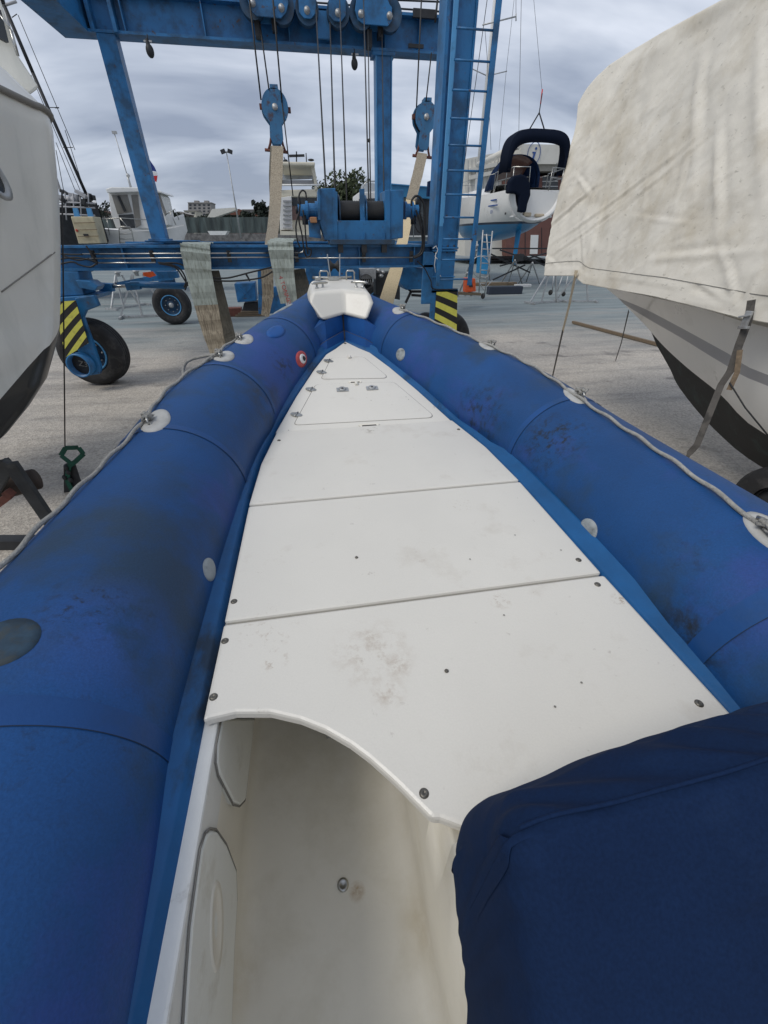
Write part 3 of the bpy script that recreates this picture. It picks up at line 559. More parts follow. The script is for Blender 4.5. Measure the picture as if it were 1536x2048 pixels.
# ---- console cover
def sm(a, b, x): t = max(0, min(1, (x-a)/(b-a))); return t*t*(3-2*t)
def cover():
    # profile in Y/Z swept along X with rounded left end, pleats
    prof = [(.262, 1.435), (.264, 1.50), (.262, 1.60), (.252, 1.675), (.232, 1.722), (.20, 1.757), (.17, 1.782), (.150, 1.796), (.135, 1.797), (.11, 1.78), (.06, 1.735), (0, 1.675), (-.08, 1.59), (-.18, 1.47), (-.30, 1.33), (-.42, 1.15)]
    P_ = []
    for i in range(len(prof)-1):
        n_ = 7 if i < 9 else 9
        for k in range(n_): f_ = k/n_; P_.append((prof[i][0]*(1-f_)+prof[i+1][0]*f_, prof[i][1]*(1-f_)+prof[i+1][1]*f_, i+f_))
    P_.append((*prof[-1], len(prof)-1)); rows = []
    nrm = []
    for k in range(len(P_)):
        A, B = P_[max(0, k-1)], P_[min(len(P_)-1, k+1)]; dy, dz = B[0]-A[0], B[1]-A[1]; L = math.hypot(dy, dz) or 1; nrm.append((dz/L, -dy/L))
    XL = .166; RR = .05
    def base(u, k):
        y, z, ii = P_[k]
        y -= .055*math.exp(-u/.14)*max(0, min(1, (y-.15)/.11))*sm(1.5, 1.72, z); z += .018*sm(.05, .5, u)+.06*sm(.05, .7, u)*(1 if y > .05 else .4)
        a = noise.noise(V(((XL+u)*3+y*7, y*2.0, z*2)))
        wr = .0075*math.sin(((XL+u)+y*2.2+a*.3)*85)*math.exp(-((ii-5.2)/1.7)**2)*(.3+abs(noise.noise(V((u*5, y*6, 3)))))*1.6
        wr += .007*noise.noise(V((u*4, y*5, z*3+5)))+.003*noise.noise(V((u*13+y*6, y*16, z*7)))
        n = nrm[k]; return y+wr*n[0], z+wr*n[1], n
    def hem(y): return 1.435-max(0, .25-y)*1.45
    for j in range(9):          # left skirt from hem up to the shoulder
        f_ = j/9; row = []
        for k in range(len(P_)):
            y, z, n = base(0, k); y -= n[0]*RR; z -= n[1]*RR; h_ = min(z, hem(y))
            zz_ = h_+(z-h_)*f_; row.append(V((XL-.05*max(0, .12-y)-.006*math.sin(math.pi*f_)+(.0022*math.sin(y*150+noise.noise(V((y*8, zz_*3, 1)))*6)+.004*noise.noise(V((y*9, zz_*5, 2))))*(.3+.7*f_), y, zz_)))
        rows.append(row)
    for j in range(9):
        an = math.pi/2*j/9; row = []
        for k in range(len(P_)):
            y, z, n = base(RR*(1-math.cos(an)), k); o_ = RR*(1-math.sin(an)); row.append(V((XL+RR*(1-math.cos(an))+.002*math.sin(y*150+noise.noise(V((y*8, z*3, 1)))*6)*(1-j/9), y-n[0]*o_, z-n[1]*o_)))
        rows.append(row)
    for i in range(101):
        u = RR+(i/100)**1.5*.95; row = []
        for k in range(len(P_)):
            y, z, n = base(u, k); row.append(V((XL+u, y, z)))
        rows.append(row)
    return rows, P_
rows, P_ = cover()
cv = thing('console_cover', 'dark navy canvas cover over the steering console at the right front', 'boat cover', (.5, 0, 1.3))
mb = MB(); mb.grid(rows, 0, True); part('canvas', mb, m_navy, cv, sub=1)
j = min(range(len(P_)), key=lambda k: abs(P_[k][2]-7.2)); mb = MB(); mb.tube([r[j]+V((0, .001, .0035)) for r in rows[14:]], .0025, 8); part('piped_seam', mb, m_navy, cv)
con = MB(); con.b2((.24, -.5, FZ), (1.0, .20, 1.45)); part('console', con, m_gel, boat, bevel=.03)
# ================================================================== white hull at the left edge
lb = thing('sailing_boat', 'big dull white hull with black bottom cropped by the left edge of the photo', 'boat', (-3.4, 3.5, 0))
def ringL(c, z, back=.35, rad=.9, lean=0):
    # plan outline at height z: straight side running back (-Y), rounded end, then across to -X
    pts = []
    cx, cy = c.x, c.y
    for k in range(50): t = k/49; pts.append(V((cx-.02-back*(1-t)*.5, -1.5+(cy-rad-(-1.5))*t, z)))
    for k in range(1, 31): a = math.pi/2*k/30; pts.append(V((cx-rad*1.0*(1-math.cos(a)), cy-rad+rad*math.sin(a), z)))
    for k in range(1, 5): pts.append(V((cx-rad-1.1*k/4*1.6, cy, z)))
    return pts
LEV = [(104, 232, 5.75), (112, 262, 5.745), (119, 340, 5.7), (124, 410, 5.66), (126, 480, 5.58), (126, 560, 5.45), (125, 620, 5.3), (124, 662, 5.16), (113, 705, 4.98), (100, 752, 4.75), (70, 800, 4.5), (30, 850, 4.2), (-30, 900, 3.9)]
rows = []
for i, (x, y, Y) in enumerate(LEV):
    x += 7
    # tangency: pull the rounded corner back so that its silhouette, not its tip, meets the pixel
    p = PY(x, y, Y-.55); rad = .9; a = 0
    c = V((p.x+.02, Y, p.z)); rows.append(ringL(c, p.z, .3+.06*i))
bv = BVHTree.FromPolygons([p for r in rows for p in r], [(i*len(rows[0])+j, i*len(rows[0])+j+1, (i+1)*len(rows[0])+j+1, (i+1)*len(rows[0])+j) for i in range(len(rows)-1) for j in range(len(rows[0])-1)])
wa = bv.ray_cast(EYE, ray(116, 662).normalized())[0]; wb_ = bv.ray_cast(EYE, ray(12, 785).normalized())[0]
print('WL', wa, wb_)
mm = []
for i in range(len(rows)-1):      # refine rows for a clean waterline
    for k in range(6): mm.append([a_.lerp(b_, k/6) for a_, b_ in zip(rows[i], rows[i+1])])
mm.append(rows[-1]); mb = MB(); mb.grid(mm, 0, True)
for j, fc in enumerate(mb.f):
    c = sum((mb.v[q_] for q_ in fc), V((0, 0, 0)))/4
    pass
sl_b = (wa.z-wb_.z)/(wa.y-wb_.y); sl_a = wb_.z-sl_b*(wb_.y-3.5)
m_hullW = M('white_hull_with_black_bottom', (.78, .77, .71), .35, var=.05, vs=1.5, dirt=((.38, .40, .36), .5, 1.8, .5, .75, (1, 1, .25)), dirt2=((.2, .2, .18), .55, 9, .68, .76, (1.5, 1.5, .12)), coat=.25, wl=(sl_a, sl_b, [(0, (.014, .015, .015))]))
part('hull', mb, m_hullW, lb)
mb = MB(); k_ = rows[0]; mb.tube([p+V((.012, 0, .0)) for p in k_], .024, 8); part('rubbing_strake', mb, m_seal, lb)
mb = MB(); top = [[p+V((-.005, 0, .02)) for p in k_], [p+V((-.14, -.10, .20)) for p in k_], [p+V((-.30, -.24, .34)) for p in k_], [p+V((-.9, -.5, .42)) for p in k_]]
mb.grid(top, 0, True); dk_ = part('deck', mb, m_hullL, lb)
mb = MB(); p = PX(-16, 340, rows[2][46].x+.01); mb.lathe([(.12, 0), (.12, .02), (.095, .025), (.09, .006)], p+V((0, -.06, 0)), (1, 0, 0), 28, sc=(1, 1.7)); pf_ = part('porthole_frame', mb, m_galv, lb)
mb = MB(); mb.lathe([(.09, .004), (.0001, .004)], p+V((0, -.06, 0)), (1, 0, 0), 28, sc=(1, 1.7)); part('porthole_glass', mb, m_glass, pf_)
# windscreen / mast stays at the very top-left
mb = MB(); a = [PY(x, y, 5.4) for x, y in ((-30, 10), (2, 20), (18, 85), (-30, 60))]; mb.prism(a, (-.03, .02, 0)); part('cabin_window', mb, m_glass, lb)
mb = MB(); mb.prism([PY(x, y, 5.5) for x, y in ((-60, -60), (0, -10), (36, 108), (80, 175), (60, 190), (-60, 110))], (-.3, .3, 0)); part('cabin_side', mb, m_hullL, lb, bevel=.02)
mb = MB(); mb.tube([PY(22, 60, 5.4), PY(36, 112, 5.4)], .012, 6); mb.tube([PY(0, 30, 5.4), PY(22, 60, 5.4)], .008, 6); part('stanchion', mb, m_steel, lb)
# scratch line on hull and hanging rope with green strap
bv = BVHTree.FromPolygons([p for r in rows for p in r], [(i*len(rows[0])+j, i*len(rows[0])+j+1, (i+1)*len(rows[0])+j+1, (i+1)*len(rows[0])+j) for i in range(len(rows)-1) for j in range(len(rows[0])-1)])
pts = []
for k in range(14):
    l, n, i, d = bv.ray_cast(EYE, ray(3+k*8.2, 584-k*6.1).normalized())
    if l: pts.append(l-ray(60, 550).normalized()*.004)
if len(pts) > 2: mb = MB(); mb.tube(pts, .006, 5); part('hull_crease', mb, m_seal, lb)
ln_ = thing('lashing_line', 'thin dark line hanging beside the left hull to a dark green webbing loop', 'rope', (-2.5, 4.2, .3))
Yl = 4.35
mb = MB(); mb.tube([PY(124, 385, Yl), PY(126, 520, Yl), PY(128, 700, Yl), PY(130, 897, Yl)], .006, 6); part('line', mb, m_cable, ln_)
mb = MB(); lp = [PY(x, y, Yl) for x, y in ((146, 930), (122, 911), (131, 896), (157, 895), (167, 908), (151, 923), (138, 932), (134, 960), (146, 985), (150, 1010))]
for a, b in zip(lp[:-1], lp[1:]): mb.bar(a, b, .045, .012, (0, 1, .15))
part('green_loop', mb, m_green, ln_)
mb = MB(); mb.prism([PY(x, y, Yl+.02) for x, y in ((127, 930), (146, 922), (160, 965), (150, 1010), (128, 1010))], (0, .03, 0)); part('strap_bundle', mb, m_dark, ln_)
for k, (x, y) in enumerate(((132, 935), (137, 945), (129, 955), (141, 960))):
    mb = MB(); mb.ell(PY(x, y, Yl-.01), (.022, .02, .03)); part('knot', mb, m_dark, ln_)
# timber trestle bottom left
m_woodd2 = M('dark_painted_timber', (.045, .048, .05), .7, var=.3, vs=9, bump=.3, dirt=((.15, .15, .14), .5, 8, .55, .7))
tr = thing('hull_trestle', 'dark grey painted trestle below the left white hull', 'boat stand', (-2.6, 2.8, 0))
a, b = PY(22, 935, 3.1), PZ(112, 1060, .35)
mb = MB(); mb.bar(PY(20, 925, 3.1), b, .09, .05, (0, 1, 0)); mb.bar(PY(20, 925, 3.1), PZ(-60, 1060, .3), .09, .05, (0, 1, 0)); part('leg', mb, m_woodd2, tr, bevel=.008)
mb = MB(); mb.bar(PY(-60, 955, 3.15), PY(22, 930, 3.15), .1, .07, (0, 1, 0)); part('crossbar', mb, m_dark, tr)
mb = MB(); mb.bar(PZ(-80, 1085, .05), PZ(108, 1085, .05), .1, .1, (0, 1, 0)); part('foot', mb, m_dark, tr)
mb = MB(); c = PY(26, 970, 3.3); mb.lathe([(.0001, -.32), (.085, -.32), (.09, 0), (.085, .17), (.0001, .17)], c, (1, .25, .12), 14); single('wooden_roller', mb, m_woodd, 'dark wooden log wedged behind the trestle leg at lower left', 'log')
mb = MB(); mb.bar(PY(-20, 1020, 3.0), PY(20, 990, 3.0), .05, .05, (0, 1, 0)); mb.bar(PY(14, 989, 2.99), PY(22, 984, 2.99), .055, .06, (0, 1, 0)); single('screw_jack', mb, m_rust, 'short rusty screw with white tip under the left hull', 'jack')
m_sh = m_dark

# ================================================================== motorboat under tarp, right
rb = thing('motor_boat', 'white motorboat hull with black bottom under a pale tarp at the right', 'boat', (4.6, 3, 0))
BX = 4.45
# near side of the hull: lines from the stem aft (sheer, stripe top, stripe foot, chine, waterline, keel)
LN = [([(1206, 571), (1260, 585), (1330, 600), (1420, 622), (1536, 655)], [0, .35, .62, .8, .95]),
      ([(1236, 596), (1290, 618), (1361, 655), (1456, 707), (1536, 750)], [0, .22, .5, .72, .85]),
      ([(1248, 608), (1300, 640), (1361, 675), (1446, 727), (1536, 772)], [0, .2, .45, .68, .82]),
      ([(1290, 650), (1325, 678), (1372, 716), (1436, 761), (1536, 848)], [0, .14, .34, .55, .74]),
      ([(1303, 665), (1330, 695), (1375, 736), (1440, 788), (1536, 872)], [0, .10, .28, .46, .62]),
      ([(1313, 690), (1339, 736), (1361, 779), (1428, 858), (1536, 942)], [0, 0, 0, 0, 0])]
rows = []
for pxs, ws in LN:
    r = [PX(x, y, BX-w_) for (x, y), w_ in zip(pxs, ws)]
    for k in range(1, 4): r.append(V((r[4].x-.02*k, r[4].y-1.4*k, r[4].z-.0)))
    fine_ = []
    for i in range(len(r)-1):
        for k in range(4):
            f_ = k/4; a_ = r[max(i-1, 0)]; d_ = r[min(i+2, len(r)-1)]
            fine_.append(.5*((2*r[i])+(-a_+r[i+1])*f_+(2*a_-5*r[i]+4*r[i+1]-d_)*f_*f_+(-a_+3*r[i]-3*r[i+1]+d_)*f_**3))
    rows.append(fine_+[r[-1]])
rows2 = [[V((2*BX-p.x, p.y, p.z)) for p in r] for r in rows]
mb = MB()
for rr in (rows, rows2):
    mb.grid(rr[0:2], 0, True); mb.grid(rr[1:3], 1, True); mb.grid(rr[2:5], 0, True); mb.grid(rr[4:6], 2, True)
    mb.grid([[p for p in (a_, a_.lerp(b_, .5))] for a_, b_ in zip(rr[4], rr[5])], 2, True) if False else None
mb.grid([[r[0] for r in rows], [r[0] for r in rows2]], 0, True)
part('hull', mb, [m_hullR, m_grey, m_af], rb, fixn=True)
mb = MB(); mb.grid([rows[0], [V((BX, p.y, p.z+.06)) for p in rows[0]], rows2[0]], 0, True); part('deck', mb, m_hullR, rb)
for Y, in ((-.2,),):
    s_ = thing('hull_support', 'steel prop standing %s under the black bottom of the right motorboat' % ('forward' if Y > 2 else 'further aft'), 'boat stand', (BX-.4, Y, 0)); mb = MB()
    mb.bar((BX-.9, Y, 0), (BX-.35, Y, .62), .05, .05); mb.bar((BX+.5, Y, 0), (BX, Y, .62), .05, .05); part('leg', mb, m_galv, s_)
    mb = MB(); mb.box((BX-.2, Y, .62), (.6, .12, .05)); part('pad', mb, m_wood, s_)
# tarp
tp_ = thing('boat_tarp', 'dirty cream canvas tarp draped over the motorboat at the right', 'tarp', (3.5, 3, 1.8))
def hemX(): return 3.30
HEM = [(1088, 551), (1147, 551), (1166, 567), (1240, 580), (1313, 593), (1400, 615), (1482, 636), (1536, 645), (1700, 670), (2100, 760)]
TOP = [(1156, 208), (1176, 176), (1196, 151), (1218, 130), (1260, 103), (1329, 62), (1443, 0), (1560, -65), (1800, -200)]
hp = [PX(x, y, 3.30) for x, y in HEM]; hp.append(V((3.3, -.6, 1.8)))
def hemat(Y):
    for a, b in zip(hp[:-1], hp[1:]):
        if b.y <= Y <= a.y: f_ = (a.y-Y)/(a.y-b.y); return a.z*(1-f_)+b.z*f_
    return hp[-1].z
Yf = hp[0].y
# shoulder line: front vertical edge and sloping ridge
fr = [PX(x, y, X) for x, y, X in ((1088, 551, 3.30), (1111, 400, 3.33), (1143, 277, 3.38), (1156, 208, 3.45))]
print('front', [[round(c, 2) for c in p] for p in fr], [[round(c, 2) for c in PX(x, y, 3.62)] for x, y in TOP])
TP = [PX(x, y, 3.45+.22*min(1, k/4)) for k, (x, y) in enumerate(TOP)]; TP.append(V((3.67, -.6, TP[-1].z+.1)))
def topat(f_):      # by fraction along arc
    return TP
rows = []; NC = 220; NR = 110
def lerpY(L, Y):
    if Y >= L[0].y: return L[0]
    for a, b in zip(L[:-1], L[1:]):
        if b.y <= Y <= a.y: f_ = (a.y-Y)/max(1e-6, a.y-b.y); return a*(1-f_)+b*f_
    return L[-1]
def frontY(s_):     # front edge Y as function of height fraction
    zs = [0, .38, .72, 1]
    for k in range(3):
        if zs[k] <= s_ <= zs[k+1]: f_ = (s_-zs[k])/(zs[k+1]-zs[k]); return fr[k].y*(1-f_)+fr[k+1].y*f_
    return fr[-1].y
TP[0] = fr[-1]
def tarp_pt(ci, s_):
    u = ci/NC; u = u**1.25
    yb = Yf+(-.6-Yf)*u; yt = TP[0].y+(-.6-TP[0].y)*u
    b_ = V((3.30, yb, hemat(min(yb, Yf)))); t_ = lerpY(TP, yt)
    p = b_.lerp(t_, s_)
    if u < .02: p.y = p.y*(u/.02)+(frontY(s_))*(1-u/.02)
    # wrinkles: displacement along -X
    Y, z = p.y, p.z
    fall = sm(0, .12, s_)*sm(1, .93, s_) if s_ > .9 else sm(0, .04, s_)
    n_ = noise.noise(V((Y*1.3+z*1.0, z*.6, 1)))
    d = .035*math.sin(3.1*Y+.6*z+n_*2.2)*(.35+.65*s_)
    for (ya, za, yb_, zb, wd, am) in FOLDS:
        dx, dz = yb_-ya, zb-za; L2 = dx*dx+dz*dz; f_ = max(0, min(1, ((Y-ya)*dx+(z-za)*dz)/L2)); dd = math.hypot(Y-ya-f_*dx, z-za-f_*dz)
        tapr = math.sin(math.pi*min(1, max(0, f_*.9+.05))); q_ = ((Y-ya)*dz-(z-za)*dx)/math.sqrt(L2)
        d += am*.55*math.exp(-(dd/wd)**2)*tapr - am*.4*math.exp(-((q_-wd*1.7)**2/(wd*wd)))*tapr*math.exp(-(max(0, dd-abs(q_))/wd)**2)
    d += .012*noise.noise(V((Y*6, z*5, 2)))+.006*noise.noise(V((Y*15+z*9, z*11, 4)))
    p.x -= d*fall if s_ > .04 else d*.4
    return p
def yz(px, py, X=3.4): q = PX(px, py, X); return q.y, q.z
FOLDS = []
for (x1, y1, x2, y2, wd, am) in ((1415, 230, 1440, 480, .03, .045), (1440, 480, 1495, 625, .022, .03), (1475, 40, 1520, 420, .045, .04), (1350, 90, 1375, 330, .045, .03), (1370, 40, 1250, 290, .025, .02), (1230, 190, 1150, 500, .03, .022), (1190, 180, 1125, 420, .03, .022),
    (1420, 250, 1180, 470, .018, .018), (1390, 260, 1110, 490, .018, .022), (1300, 360, 1100, 520, .015, .02), (1180, 370, 1110, 450, .02, .035), (1145, 350, 1175, 395, .02, .03), (1250, 430, 1400, 450, .016, .015), (1360, 300, 1350, 400, .02, .03), (1300, 520, 1530, 500, .03, .022), (1180, 540, 1160, 450, .02, .02), (1090, 500, 1130, 540, .02, .015), (1500, 620, 1400, 560, .018, .025), (1500, 620, 1536, 520, .02, .025), (1500, 620, 1380, 600, .015, .018), (1205, 360, 1180, 540, .02, .02), (1275, 330, 1290, 470, .018, .012)):
    a = yz(x1, y1); b = yz(x2, y2); FOLDS.append((*a, *b, wd, am))
for _ in range(90):
    x1 = random.uniform(1110, 1520); y1 = random.uniform(180, 600); L_ = random.uniform(40, 130); an = random.choice((2.35, 2.5, 1.5, 1.7, 2.2))+random.uniform(-.25, .25)
    a = yz(x1, y1); b = yz(x1+L_*math.cos(an), y1+L_*math.sin(an)); FOLDS.append((*a, *b, random.uniform(.009, .016), random.uniform(.004, .012)))
for ci in range(NC+1): rows.append([tarp_pt(ci, s_/NR) for s_ in range(NR+1)])
# roof beyond the shoulder and the front face
for r in rows:
    t_ = r[-1]; r += [t_+V((.12, -.0, .05)), t_+V((.5, 0, .16)), t_+V((1.2, 0, .25)), t_+V((1.9, 0, .16)), t_+V((2.2, 0, 0)), V((6.3, r[0].y, r[0].z))]
mb = MB(); mb.grid(rows, 0, True)
f0 = rows[0]; ff = [[p+V((0, 0, 0)) for p in f0[:NR+1]], [p+V((.05, .04, 0)) for p in f0[:NR+1]], [V((4.2, p.y+.12, p.z)) for p in f0[:NR+1]], [V((5.2, p.y+.1, p.z)) for p in f0[:NR+1]], [V((6.1, p.y, p.z)) for p in f0[:NR+1]]]
mb.grid(ff, 0, True); part('canvas', mb, m_tarp, tp_, fixn=True)
mb = MB(); hr = []
for ci in range(0, NC+1, 2): p = tarp_pt(ci, .075)+V((-.004, 0, 0)); hr.append(p)
mb.tube(hr, .0022, 5); part('hem_seam', mb, m_seal, tp_)
mb = MB(); mb.grid([[tarp_pt(ci, 0)+V((-.003, 0, -.004)), tarp_pt(ci, 0)+V((.012, 0, -.004)), tarp_pt(ci, .02)+V((.012, 0, 0))] for ci in range(NC+1)], 0, True); part('hem_edge', mb, m_hem, tp_)
# straps
def ribbon(pts, w_, th=.004, up=None, wav=0, xd=None):
    mb = MB(); rows = []
    for i, p in enumerate(pts):
        t = (pts[min(i+1, len(pts)-1)]-pts[max(0, i-1)]).normalized(); view = (p-EYE).normalized() if up is None else V(up)
        x = t.cross(view).normalized()
        if xd: x = V(xd); x = (x-t*x.dot(t)).normalized() if abs(x.dot(t)) < .9 else x
        n = x.cross(t); ww = w_[i] if isinstance(w_, list) else w_
        o = n*(wav*math.sin(i*1.7))
        rows.append([p-x*ww/2+o, p-x*ww/2+o+n*th, p+x*ww/2+o+n*th, p+x*ww/2+o])
    mb.grid(rows, 0, False, True); mb.f.append([len(mb.v)-4, len(mb.v)-3, len(mb.v)-2, len(mb.v)-1]); mb.mi.append(0); mb.sm.append(False); return mb
FX = (1, 0, 0)
def dens(pts, n=6):
    o = []
    for a, b in zip(pts[:-1], pts[1:]): o += [a.lerp(b, k/n) for k in range(n)]
    return o+[pts[-1]]
s1 = thing('tarp_strap', 'narrow twisted strap from the front corner of the tarp down to the ground', 'strap', (3.2, 5.2, .5), 'straps tying down the tarp')
a = PX(1150, 552, 3.27); g1 = PZ(1105, 752, .01)
P_ = [a+V((0, 0, .06)), a, a.lerp(g1, .2)+V((.01, 0, 0)), a.lerp(g1, .42), g1]
part('webbing', ribbon(dens(P_[:4], 5), [.05, .045, .05, .03, .05, .045, .04, .05, .035, .05, .045, .04, .05, .045, .04, .05], up=(.9, .3, 0)), m_tan, s1, 'pale upper end of the strap')
part('webbing', ribbon(dens(P_[3:], 5), .042, up=(.9, .3, 0)), m_strap, s1)
a = PX(1257, 622, 3.9); g1 = PZ(1231, 721, .01); s2 = thing('tarp_strap', 'short thin strap behind the front tarp strap, ending over the brown timber', 'strap', (3.9, 5.5, .5), 'straps tying down the tarp')
part('webbing', ribbon(dens([a, a.lerp(g1, .5)+V((.02, 0, 0)), g1], 5), .03, up=(.9, .3, 0)), m_strap, s2)
s3 = thing('tarp_strap', 'wide dark strap with a grey buckle running across the motorboat hull', 'strap', (3.25, 2.8, 1), 'straps tying down the tarp')
P_ = [PX(1503, 600, 3.24), PX(1497, 640, 3.24), PX(1478, 690, 3.22), PX(1462, 740, 3.2), PX(1442, 770, 3.16), PX(1418, 830, 3.05), PX(1394, 890, 2.98), PX(1380, 905, 2.96), PX(1366, 930, 2.93)]
P_ += [P_[-1]+(P_[-1]-P_[-2])*6]
P_[-1].z = .0
part('webbing', ribbon(dens(P_, 4), [.05]*5+[.052]*8+[.046]*16+[.028]*3+[.036]*5+[.04]*6, wav=.001), m_strap, s3)
mb = MB(); p = PX(1492, 640, 3.22); mb.bar(PX(1500, 622, 3.22), PX(1486, 656, 3.22), .05, .018, (1, 0, 0)); mb.bar(PX(1503, 630, 3.2), PX(1478, 634, 3.2), .012, .02, (1, 0, 0)); mb.bar(PX(1497, 655, 3.2), PX(1478, 655, 3.2), .02, .03, (1, 0, 0)); part('ratchet_buckle', mb, m_galv, s3, bevel=.003)
mb = MB(); mb.tube([PX(1459, 765, 3.17), PX(1490, 815, 3.25), PX(1545, 882, 3.3)], .006, 6); part('tail_cord', mb, m_dark, s3)
part('strap_tail', ribbon(dens([PX(1480, 700, 3.2), PX(1474, 745, 3.2), PX(1458, 780, 3.18)], 4), .035), m_wood, s3)
mb = MB(); mb.bar(PZ(1146, 644, .05), PZ(1322, 690, .05), .09, .07); single('timber', mb, m_wood, 'long brown timber lying on the ground in front of the motorboat', 'timber')
wl = thing('trailer_wheel', 'black tyre half hidden below the motorboat at the right edge', 'wheel', (3.3, 1.8, .35)); mb = MB()
mb.lathe([(.18, -.1), (.32, -.11), (.36, -.06), (.36, .06), (.32, .11), (.18, .1), (.17, -.1)], PZ(1560, 1010, .36), (1, .2, 0), 36); part('tyre', mb, m_black, wl)
mb = MB(); mb.lathe([(.17, -.03), (.08, -.05), (.0001, -.05)], PZ(1560, 1010, .36), (1, .2, 0), 20); part('rim', mb, m_dark, wl)
# ================================================================== travel lift
lf = thing('boat_hoist', 'large blue travelling boat hoist with winch, ladder and hazard striped legs behind the bow', 'boat hoist', (-.8, 11.5, 0))
YN, YF = 8.42, 15.0
mb = MB(); mb.ibeam((-5.0, YN+.14, 2.065), (2.36, YN+.14, 2.065), .35, .28, .035)
for x in (-4.2, -2.9, -1.6, -.3, 1.0, 2.0): mb.box((x, YN+.14, 2.065), (.02, .24, .28))
part('lower_beam', mb, m_lift, lf, 'near lower beam carrying the pipes and slings')
mb = MB(); mb.ibeam((-5.0, YF+.2, 2.05), (4.4, YF+.2, 2.05), .38, .36, .04); part('lower_beam', mb, m_lift, lf, 'far lower beam behind the near one')
mb = MB(); mb.ibeam((2.56, YN+.45, 2.05), (2.56, YF, 2.05), .34, .3, .035); part('side_beam', mb, m_lift, lf)
mb = MB(); mb.ibeam((-4.1, YN+.3, 2.05), (-4.1, YF, 2.05), .34, .3, .035); part('side_beam', mb, m_lift, lf)
# upper beam
mb = MB(); mb.ibeam((-4.5, YF+.25, 6.64), (4.9, YF+.25, 6.64), .68, .5, .05)
for x in (-3.6, -1.8, .2, 1.2, 2.6, 3.5): mb.box((x, YF+.25, 6.64), (.025, .44, .58))
part('upper_beam', mb, m_lift, lf)
mb = MB(); mb.b2((-5.12, 6.5, 6.30), (-4.42, YF+.5, 7.0)); mb.b2((-4.34, YF-.02, 6.31), (-4.26, YF+.5, 7.0)); mb.b2((-3.84, YF-.05, 6.31), (-3.76, YF+.5, 7.0)); part('top_side_beam', mb, m_lift, lf)
# columns
mb = MB(); mb.b2((-4.27, YF+.02, 2.26), (-3.86, YF+.36, 6.3)); mb.b2((-4.45, YF-.05, 2.24), (-3.0, YF+.4, 2.27)); mb.b2((-4.35, YF-.02, 2.27), (-3.78, YF+.42, 2.31)); part('column', mb, m_lift, lf, 'left far column leaning up to the top beam', bevel=.01)
mb = MB(); mb.b2((2.38, YF+.05, 2.24), (2.76, YF+.4, 6.3)); mb.b2((2.26, YF, 6.22), (2.86, YF+.45, 6.3)); part('column', mb, m_lift, lf, 'middle far column beside the winch', bevel=.01)
mb = MB(); mb.b2((2.765, YF+.03, 2.24), (2.79, YF+.41, 6.22)); mb.b2((2.35, YF+.03, 2.24), (2.38, YF+.41, 6.22)); part('column_flange', mb, m_liftl, lf)
cx0, cx1 = 2.35, 2.79
mb = MB(); mb.b2((cx0+.03, YN, 2.2), (cx1-.03, YN+.36, 8.2)); mb.b2((cx0-.03, YN-.03, 2.17), (cx1+.02, YN+.4, 2.20)); mb.b2((cx0-.02, YN-.02, 2.13), (cx1+.01, YN+.38, 2.165)); col_ = part('column', mb, m_lift, lf, 'near right column carrying the ladder', bevel=.008)
mb = MB(); mb.b2((cx0-.02, YN-.04, 2.2), (cx0+.03, YN+.39, 8.2)); mb.b2((cx1-.03, YN-.02, 2.2), (cx1, YN+.39, 8.2)); part('column_flange', mb, m_lift, col_)
mb = MB(); mb.b2((cx0+.075, YN-.06, 2.55), (cx0+.14, YN-.0, 8.2)); part('cable_tray', mb, m_liftl, col_)
mb = MB()
for x in (cx0+.02, cx0+.14, cx0+.26, cx0+.38): mb.lathe([(.016, 0), (.016, .03), (.0001, .03)], (x, YN+.0, 2.2), (0, 0, 1), 6); mb.lathe([(.014, -.02), (.014, 0)], (x, YN+.0, 2.13), (0, 0, 1), 6)
part('flange_bolt', mb, m_dark, col_)
mb = MB(); mb.b2((cx0+.02, YN+.02, 1.50), (cx1-.01, YN+.36, 2.13)); mb.b2((cx0-.18, YN+.0, 1.28), (cx0+.02, YN+.06, 2.13)); mb.b2((cx0+.0, YN-.01, 1.72), (cx1+.01, YN+.38, 1.74)); part('leg_box', mb, m_lift, lf, bevel=.01)
# ladder
ld = part('ladder', MB().b2((cx1+.12, YN-.42, 1.62), (cx1+.20, YN-.38, 8.2)).b2((cx0-.03, YN-.42, 1.62), (cx0+.03, YN-.38, 2.5)), m_lift, lf, bevel=.006)
for z in [1.72+k*.30 for k in range(20)]:
    mb = MB(); mb.tube([(cx0+.0, YN-.4, z), (cx1+.14, YN-.4, z)], .014, 8); part('rung', mb, m_lift, ld)
mb = MB(); mb.b2((cx0-.03, YN-.42, 2.5), (cx0+.02, YN-.38, 8.2)); part('stile', mb, m_liftl, ld)
mb = MB(); p = PY(885, 548, YN-.1); mb.tube([PY(x, y, YN-.1) for x, y in ((866, 497), (872, 492), (876, 500), (870, 512), (880, 525), (878, 548), (882, 553))], .008, 6); mb.tube([PY(x, y, YN-.1) for x, y in ((872, 505), (869, 530), (871, 545))], .006, 6); part('white_cord', mb, m_white, ld)
